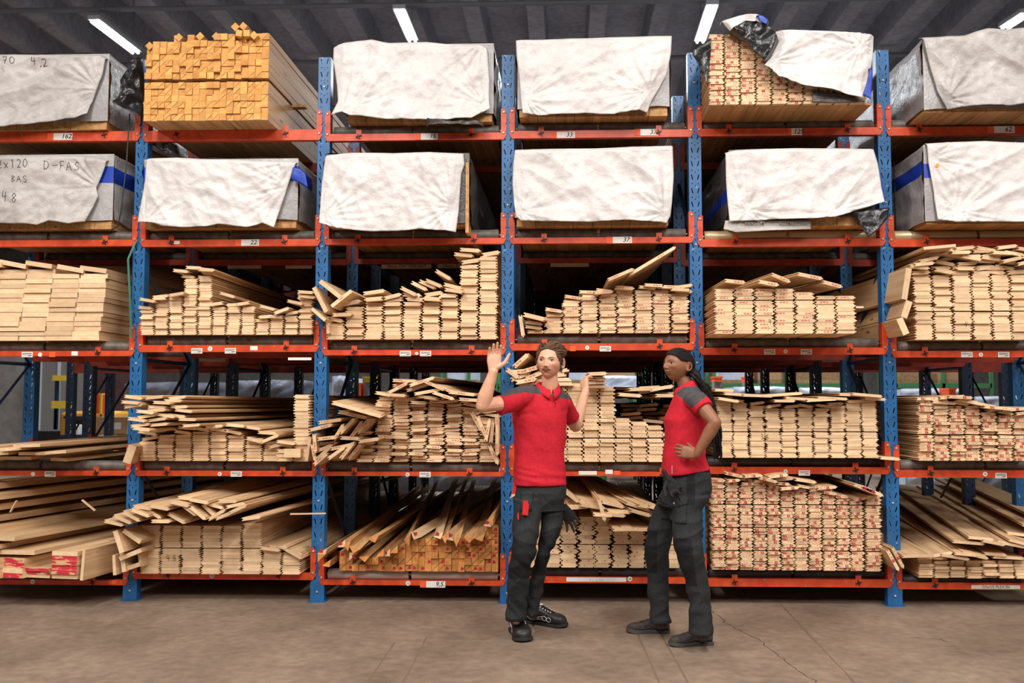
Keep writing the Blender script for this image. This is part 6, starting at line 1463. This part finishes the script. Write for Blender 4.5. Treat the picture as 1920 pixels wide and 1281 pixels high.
# ---------------------------------------------------------------- behind the rack
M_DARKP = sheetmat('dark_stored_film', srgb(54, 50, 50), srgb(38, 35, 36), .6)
M_GREEN = mat('green_shelf_paint', srgb(70, 124, 78), .5); M_YEL = mat('yellow_paint', srgb(226, 190, 60), .5); M_CARD = mat('brown_cardboard', srgb(176, 138, 100), .85)
M_WHP = sheetmat('white_shrink_film', srgb(214, 220, 232), srgb(190, 198, 214), .3); M_GRP = sheetmat('grey_shrink_film', srgb(128, 130, 142), srgb(98, 100, 112), .3); M_PALW = wood('pallet_wood', srgb(176, 140, 100), srgb(140, 104, 70))
M_OR = mat('hi_vis_orange', srgb(255, 96, 40), .6); M_HY = mat('hi_vis_yellow', srgb(220, 230, 60), .6)
YB = 4.2
for i in range(-1, 9):
    x = (i-3)*W
    t = empty('rear_rack_frame', (x, YB, 0)); tag(t, f'dark rack frame in the row far behind, {"number %d counted from the left edge" % (i+2)}' if False else 'dark blue rack frame standing in the row behind the lumber racks', 'rack upright', 'rack frames in the row behind')
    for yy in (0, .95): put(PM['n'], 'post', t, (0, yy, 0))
    br = MB(); zz = .25; s = 0
    while zz < 2.5:
        a, b = (.05, .9) if s else (.9, .05); br.tube([(0, a, zz), (0, b, zz+.75)], .014, 4, smooth=False); zz += .75; s = 1-s
    br.build('brace', M_NAVY, t)
for i in range(-1, 8):
    x0 = (i-3)*W+PW/2; x1 = x0+W-PW
    for z in (1.90, 2.74, 3.56):
        mb = MB(); mb.box(x0, x1, YB-.01, YB+.04, z-.13, z); tag(mb.build('rear_beam', M_ORANGE2), 'dull orange beam of the shadowed rack row behind the lumber racks', 'rack beam', 'beams of the row behind')
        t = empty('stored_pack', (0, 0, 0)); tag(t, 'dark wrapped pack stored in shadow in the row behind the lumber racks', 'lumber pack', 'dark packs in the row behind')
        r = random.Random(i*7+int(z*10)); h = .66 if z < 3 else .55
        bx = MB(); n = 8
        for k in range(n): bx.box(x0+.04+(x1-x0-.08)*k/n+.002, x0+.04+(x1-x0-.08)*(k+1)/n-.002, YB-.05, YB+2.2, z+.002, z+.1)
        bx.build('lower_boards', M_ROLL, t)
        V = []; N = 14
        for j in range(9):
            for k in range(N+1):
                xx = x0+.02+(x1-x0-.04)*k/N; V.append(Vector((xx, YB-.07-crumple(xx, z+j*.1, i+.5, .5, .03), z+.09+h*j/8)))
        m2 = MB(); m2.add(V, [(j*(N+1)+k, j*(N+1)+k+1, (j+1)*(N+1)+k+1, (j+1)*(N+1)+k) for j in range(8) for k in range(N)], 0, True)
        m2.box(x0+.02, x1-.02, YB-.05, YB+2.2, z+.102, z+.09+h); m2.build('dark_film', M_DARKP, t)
def at2(x, y, Y): return P(x, y, Y)
def pbox(name, x0, y0, x1, y1, Y, dep, m, label, cat, group=None, wrinkle=0, parts=None):
    a, b = P(x0, y1, Y), P(x1, y0, Y); t = empty(name, ((a.x+b.x)/2, Y, a.z)); tag(t, label, cat, group)
    w, h = (b.x-a.x), b.z-a.z
    mb = MB()
    if wrinkle:
        N, Mv = 24, 12; V = []
        for j in range(Mv+1):
            for k in range(N+1):
                u, v = k/N, j/Mv; e = min(1, u*8, (1-u)*8, (1-v)*5+.1); x = -w/2+w*u; V.append(Vector((x, -crumple(x+a.x, v*h+a.z, a.x, .6, wrinkle)*e+(.3*max(0, v-.8))*dep*.3, v*h*(1-.10*abs(u-.5)*(1+noise.noise(Vector((u*5, a.x, 0))))))))
        mb.add(V, [(j*(N+1)+k, j*(N+1)+k+1, (j+1)*(N+1)+k+1, (j+1)*(N+1)+k) for j in range(Mv) for k in range(N)], 0, True)
        mb.box(-w/2, w/2, .03, dep, 0, h*.93)
    else: mb.box(-w/2, w/2, 0, dep, 0, h)
    mb.build('load' if wrinkle else 'body', m, t)
    return t, w, h
def pallet_under(t, w, dep, z0):
    mb = MB(); n = 7
    for k in range(n): mb.box(-w/2+w*k/n+.01, -w/2+w*(k+1)/n-.01, 0, dep, z0-.03, z0-.002)
    for k in range(3): mb.box(-w/2+(w-.1)*k/2, -w/2+(w-.1)*k/2+.1, 0, dep, z0-.12, z0-.03)
    mb.build('pallet', M_PALW, t)
# goods on the floor and shelves of the hall
items = [(232, 716, 430, 770, 9.0, M_GRP, 'long grey film-wrapped load behind the first and second posts'), (434, 712, 596, 770, 9.2, M_GRP, 'grey film-wrapped load behind the boards of the second bay'),
         (622, 704, 653, 758, 8.6, M_WHP, 'white crate behind the second post'), (1118, 704, 1196, 728, 10.5, M_WHP, 'white film-wrapped load between the two people'), (1128, 768, 1240, 800, 9.5, M_WHP, 'blue-white wrapped load low between the two people'),
         (1376, 724, 1480, 760, 9.5, M_WHP, 'white crinkled load right of the woman'), (1500, 726, 1590, 760, 9.8, M_WHP, 'white crinkled load before the last post'), (1690, 728, 1810, 765, 9.4, M_WHP, 'white crinkled load just right of the last post'), (1830, 742, 1990, 770, 9.6, M_WHP, 'white crinkled load at the right edge'),
         (690, 884, 800, 935, 8.0, M_GRP, 'grey wrapped load low behind the battens, left one'), (812, 884, 940, 935, 8.2, M_GRP, 'grey wrapped load low behind the battens, right one'), (1700, 886, 1800, 930, 8.0, M_WHP, 'pale wrapped load low behind the last post'), (1815, 888, 1925, 935, 8.2, M_GRP, 'grey wrapped load low at the right edge')]
for (x0, y0, x1, y1, Y, m, lab) in items:
    t, w, h = pbox('wrapped_goods', x0, y0, x1, y1, Y, 1.1, m, lab, 'wrapped goods', None, .06); pallet_under(t, w, 1.1, 0)
    z = t.location.z-.12
    if z > .12:
        mb = MB(); 
        for s in (-1, 1):
            for d in (0.05, 1.0): mb.box(s*(w/2-.06)-.03, s*(w/2-.06)+.03, d-.03, d+.03, -t.location.z+.0, -.12)
        mb.box(-w/2, w/2, .02, .08, -.2, -.12); mb.box(-w/2, w/2, .97, 1.03, -.2, -.12); mb.build('stand', M_GREEN if x0 > 800 else M_NAVY, t)
# green shelving
for (x0, x1, Y, lab) in ((828, 930, 11.5, 'green steel shelf seen behind the raised arm'), (1055, 1210, 11.8, 'green steel shelf seen between the two people'), (1340, 1610, 11.6, 'long green steel shelf right of the woman'), (1680, 1860, 11.5, 'green steel shelf right of the last post')):
    a, b = P(x0, 722, Y), P(x1, 722, Y); t = empty('green_shelf', (a.x, Y, 0)); tag(t, lab, 'shelf'); w = b.x-a.x; z = a.z
    mb = MB(); mb.box(0, w, 0, .06, z-.06, z+.03); mb.box(0, w, .9, .96, z-.06, z+.03); mb.box(0, w, .06, .9, z-.02, z); mb.build('shelf_deck', M_GREEN, t)
    for xx in (0, w/2, w):
        for yy in (0, .9):
            p = MB(); p.box(xx-.03, xx+.03, yy, yy+.06, 0, 3.2); p.build('post', M_GREEN, t)
    r = random.Random(x0); x = .1
    while x < w-.5:
        ww = r.uniform(.5, .9); hh = r.uniform(.15, .32); bx = MB(); bx.box(x, min(w-.05, x+ww), .08, .85, z+.001+.1, z+.1+hh); tag(bx.build('stock_box', r.choice((M_CARD, M_WHP, M_PALW, M_CARD))), f'box stacked on the {lab}', 'box', 'boxes on the green shelves').location = (a.x, Y, 0)
        pp = MB(); pp.box(x, min(w-.05, x+ww), .08, .85, z+.001, z+.099); q = pp.build('pallet', M_PALW); q.location = (a.x, Y, 0); tag(q, f'pallet on the {lab}', 'pallet', 'pallets on the green shelves'); x += ww+.12
# left background
def brick(nt, b):
    mp = coords(nt, (1, 1, 1)); br = nd(nt, 'ShaderNodeTexBrick', i_Scale=4.0); br.inputs['Color1'].default_value = srgb(92, 56, 54); br.inputs['Color2'].default_value = srgb(76, 46, 46); br.inputs['Mortar'].default_value = srgb(60, 44, 42)
    r_ = nd(nt, 'ShaderNodeVectorRotate', rotation_type='X_AXIS') ; r_.inputs['Angle'].default_value = math.radians(-90); nt.links.new(mp.outputs[0], r_.inputs['Vector']); nt.links.new(r_.outputs[0], br.inputs['Vector']); nt.links.new(br.outputs[0], b.inputs['Base Color'])
M_BRICK = mat('brown_brick', srgb(92, 56, 54), .9, 0, brick)
a, b = P(150, 700, 13.0), P(262, 700, 13.0); mb = MB(); mb.box(a.x, b.x, 13, 13.3, 0, 3.4); tag(mb.build('wall_partition', M_BRICK), kind='structure')
a, b = P(-60, 700, 13.2), P(60, 700, 13.2); mb = MB(); mb.box(a.x, b.x, 13.2, 13.4, 0, 3.4); tag(mb.build('wall_side', M_WALL), kind='structure')
t = empty('mesh_door', (P(75, 700, 12.6).x, 12.6, 0)); tag(t, 'pale framed sliding door at the far left behind the racks', 'door')
w = P(95, 700, 12.6).x-P(60, 700, 12.6).x
for xx in (0, w, w*1.6, w*2.6):
    mb = MB(); mb.box(xx-.03, xx+.03, 0, .06, 0, 2.6); mb.build('stile', M_LH if 'M_LH' in globals() else M_PAPER, t)
mb = MB(); mb.box(0, w*2.6, .02, .04, .1, 2.55); mb.build('panel', M_GREYINK, t)
for (x0, y0, x1, y1, lab) in ((98, 704, 130, 714, 'yellow crossbar at the far left, upper one'), (96, 752, 132, 766, 'yellow crossbar at the far left, lower one')):
    t, w, h = pbox('yellow_crossbar', x0, y0, x1, y1, 10.5, .1, M_YEL, lab, 'barrier')
    mb = MB(); 
    for s in (-1, 1): mb.box(s*w*.42-.03, s*w*.42+.03, .1, .16, -t.location.z, h)
    mb.build('support', M_NAVY, t)
# yellow pallet truck
t = empty('forklift', (P(120, 830, 8.2).x, 8.2, 0)); tag(t, 'yellow and black stacker truck parked at the far left behind the racks', 'truck')
zf = lambda y: P(120, y, 8.2).z
mb = MB(); mb.box(-.1, .75, 0, 1.0, .25, zf(772)); ob = mb.build('body', mat('forklift_yellow', srgb(214, 150, 44), .5), t); bb = ob.modifiers.new('b', 'BEVEL'); bb.width = .08; bb.segments = 3
mb = MB(); mb.box(-.75, -.1, .1, .9, .3, zf(780)-.25); mb.box(-.75, -.65, .1, .2, .3, zf(768)); mb.build('chassis', M_BLACK, t)
mb = MB(); mb.tube([(.1, -.03, zf(790)), (.45, -.03, zf(788))], .05, 8); mb.tube([(.2, -.02, zf(800)), (.3, -.3, zf(782))], .03, 8); mb.tube([(.3-.15, -.3, zf(782)), (.3+.15, -.3, zf(782))], .02, 8); mb.build('steering_handle', M_BLACK, t)
for xx in (-.5, .5):
    mb = MB(); mb.tube([(xx, .1, .2), (xx, .3, .2)], .2, 20); mb.build('wheel', M_BLACK, t)
# vest on a stand
t = empty('hi_vis_vest', (P(188, 760, 7.4).x, 7.4, P(188, 776, 7.4).z)); tag(t, 'orange hi-vis vest with yellow strips hanging behind the leftmost bay', 'vest'); h = P(188, 738, 7.4).z-P(188, 776, 7.4).z
mb = MB(); V = []; N = 10
for j in range(9):
    for k in range(N+1):
        u = k/N; v = j/8; ww = .085*(1+.25*(1-v)); V.append(Vector(((u-.5)*2*ww+.02*(1-v), -.05*math.sin(PI*u)+.015*noise.noise(Vector((u*6, v*2, 1))), v*h)))
mb.add(V, [(j*(N+1)+k, j*(N+1)+k+1, (j+1)*(N+1)+k+1, (j+1)*(N+1)+k) for j in range(8) for k in range(N)], 0, True)
vo = mb.build('vest_cloth', M_OR, t); s = vo.modifiers.new('t', 'SOLIDIFY'); s.thickness = .01
mb = MB(); mb.box(.03, .055, -.07, -.05, 0, h); mb.build('reflective_strip', M_HY, t); mb = MB(); mb.box(-.06, -.035, -.07, -.05, 0, h); mb.build('reflective_strip', M_HY, t)
mb = MB(); mb.tube([(0, .03, h-.02), (0, .03, -t.location.z)], .012, 6); mb.tube([(-.1, .03, h-.02), (.1, .03, h-.02)], .01, 6); mb.build('hanger_pole', M_NAVY, t)
# cardboard box with label on white boxes
t, w, h = pbox('cardboard_box', 177, 784, 240, 814, 7.2, .6, M_CARD, 'brown cardboard box with a white label behind the leftmost bay', 'box')
mb = MB(); mb.box(w*.08, w*.3, -.004, -.001, h*.3, h*.72); mb.build('label', M_PAPER, t); mb = MB(); mb.box(-w/2, w/2, .0, .3, h, h+.012); mb.build('flap', M_CARD, t)
t2, w2, h2 = pbox('white_carton', 186, 816, 246, 836, 7.1, .7, M_PAPER, 'flat white carton under the brown cardboard box', 'box')
mb = MB(); zz = t2.location.z; mb.box(-w2/2, w2/2, 0, .7, -zz+.7, -.003); mb.box(-w2/2, -w2/2+.06, 0, .06, -zz, -zz+.7); mb.box(w2/2-.06, w2/2, 0, .06, -zz, -zz+.7); mb.box(-w2/2, -w2/2+.06, .64, .7, -zz, -zz+.7); mb.box(w2/2-.06, w2/2, .64, .7, -zz, -zz+.7); mb.build('trestle', M_NAVY, t2)
t, w, h = pbox('white_canister', 128, 797, 146, 815, 7.0, .18, M_PAPER, 'small white canister beside the parked yellow truck', 'canister'); mb = MB(); mb.tube([(-.03, .09, h), (-.03, .09, h+.04)], .02, 8); mb.build('cap', M_BLACK, t); mb = MB(); mb.box(-w/2-.1, w/2+.1, -.05, .3, -t.location.z, -.002); mb.build('stand', M_NAVY, t)
for (x0, y0, x1, y1, Y, m, lab) in ((682, 706, 700, 717, 9, M_YEL, 'small yellow bin behind the third bay'), (660, 718, 676, 748, 9, M_OR, 'orange crate behind the third bay'), (1340, 706, 1354, 716, 10.5, M_OR, 'small orange crate right of the woman'), (1398, 706, 1412, 716, 10.5, M_OR, 'small orange crate farther right of the woman'), (1780, 728, 1792, 746, 9, M_OR, 'orange cone shape behind the rightmost bay'), (1240, 716, 1262, 740, 10, M_YEL, 'yellow bin behind the woman')):
    t, w, h = pbox('plastic_bin', x0, y0, x1, y1, Y, .4, m, lab, 'bin'); mb = MB(); mb.box(-w/2-.015, w/2+.015, -.015, .415, h-.03, h); mb.build('rim', m, t); mb = MB(); mb.box(-w/2, w/2, .05, .35, -t.location.z, -.002); mb.build('stand', M_GREYINK, t)
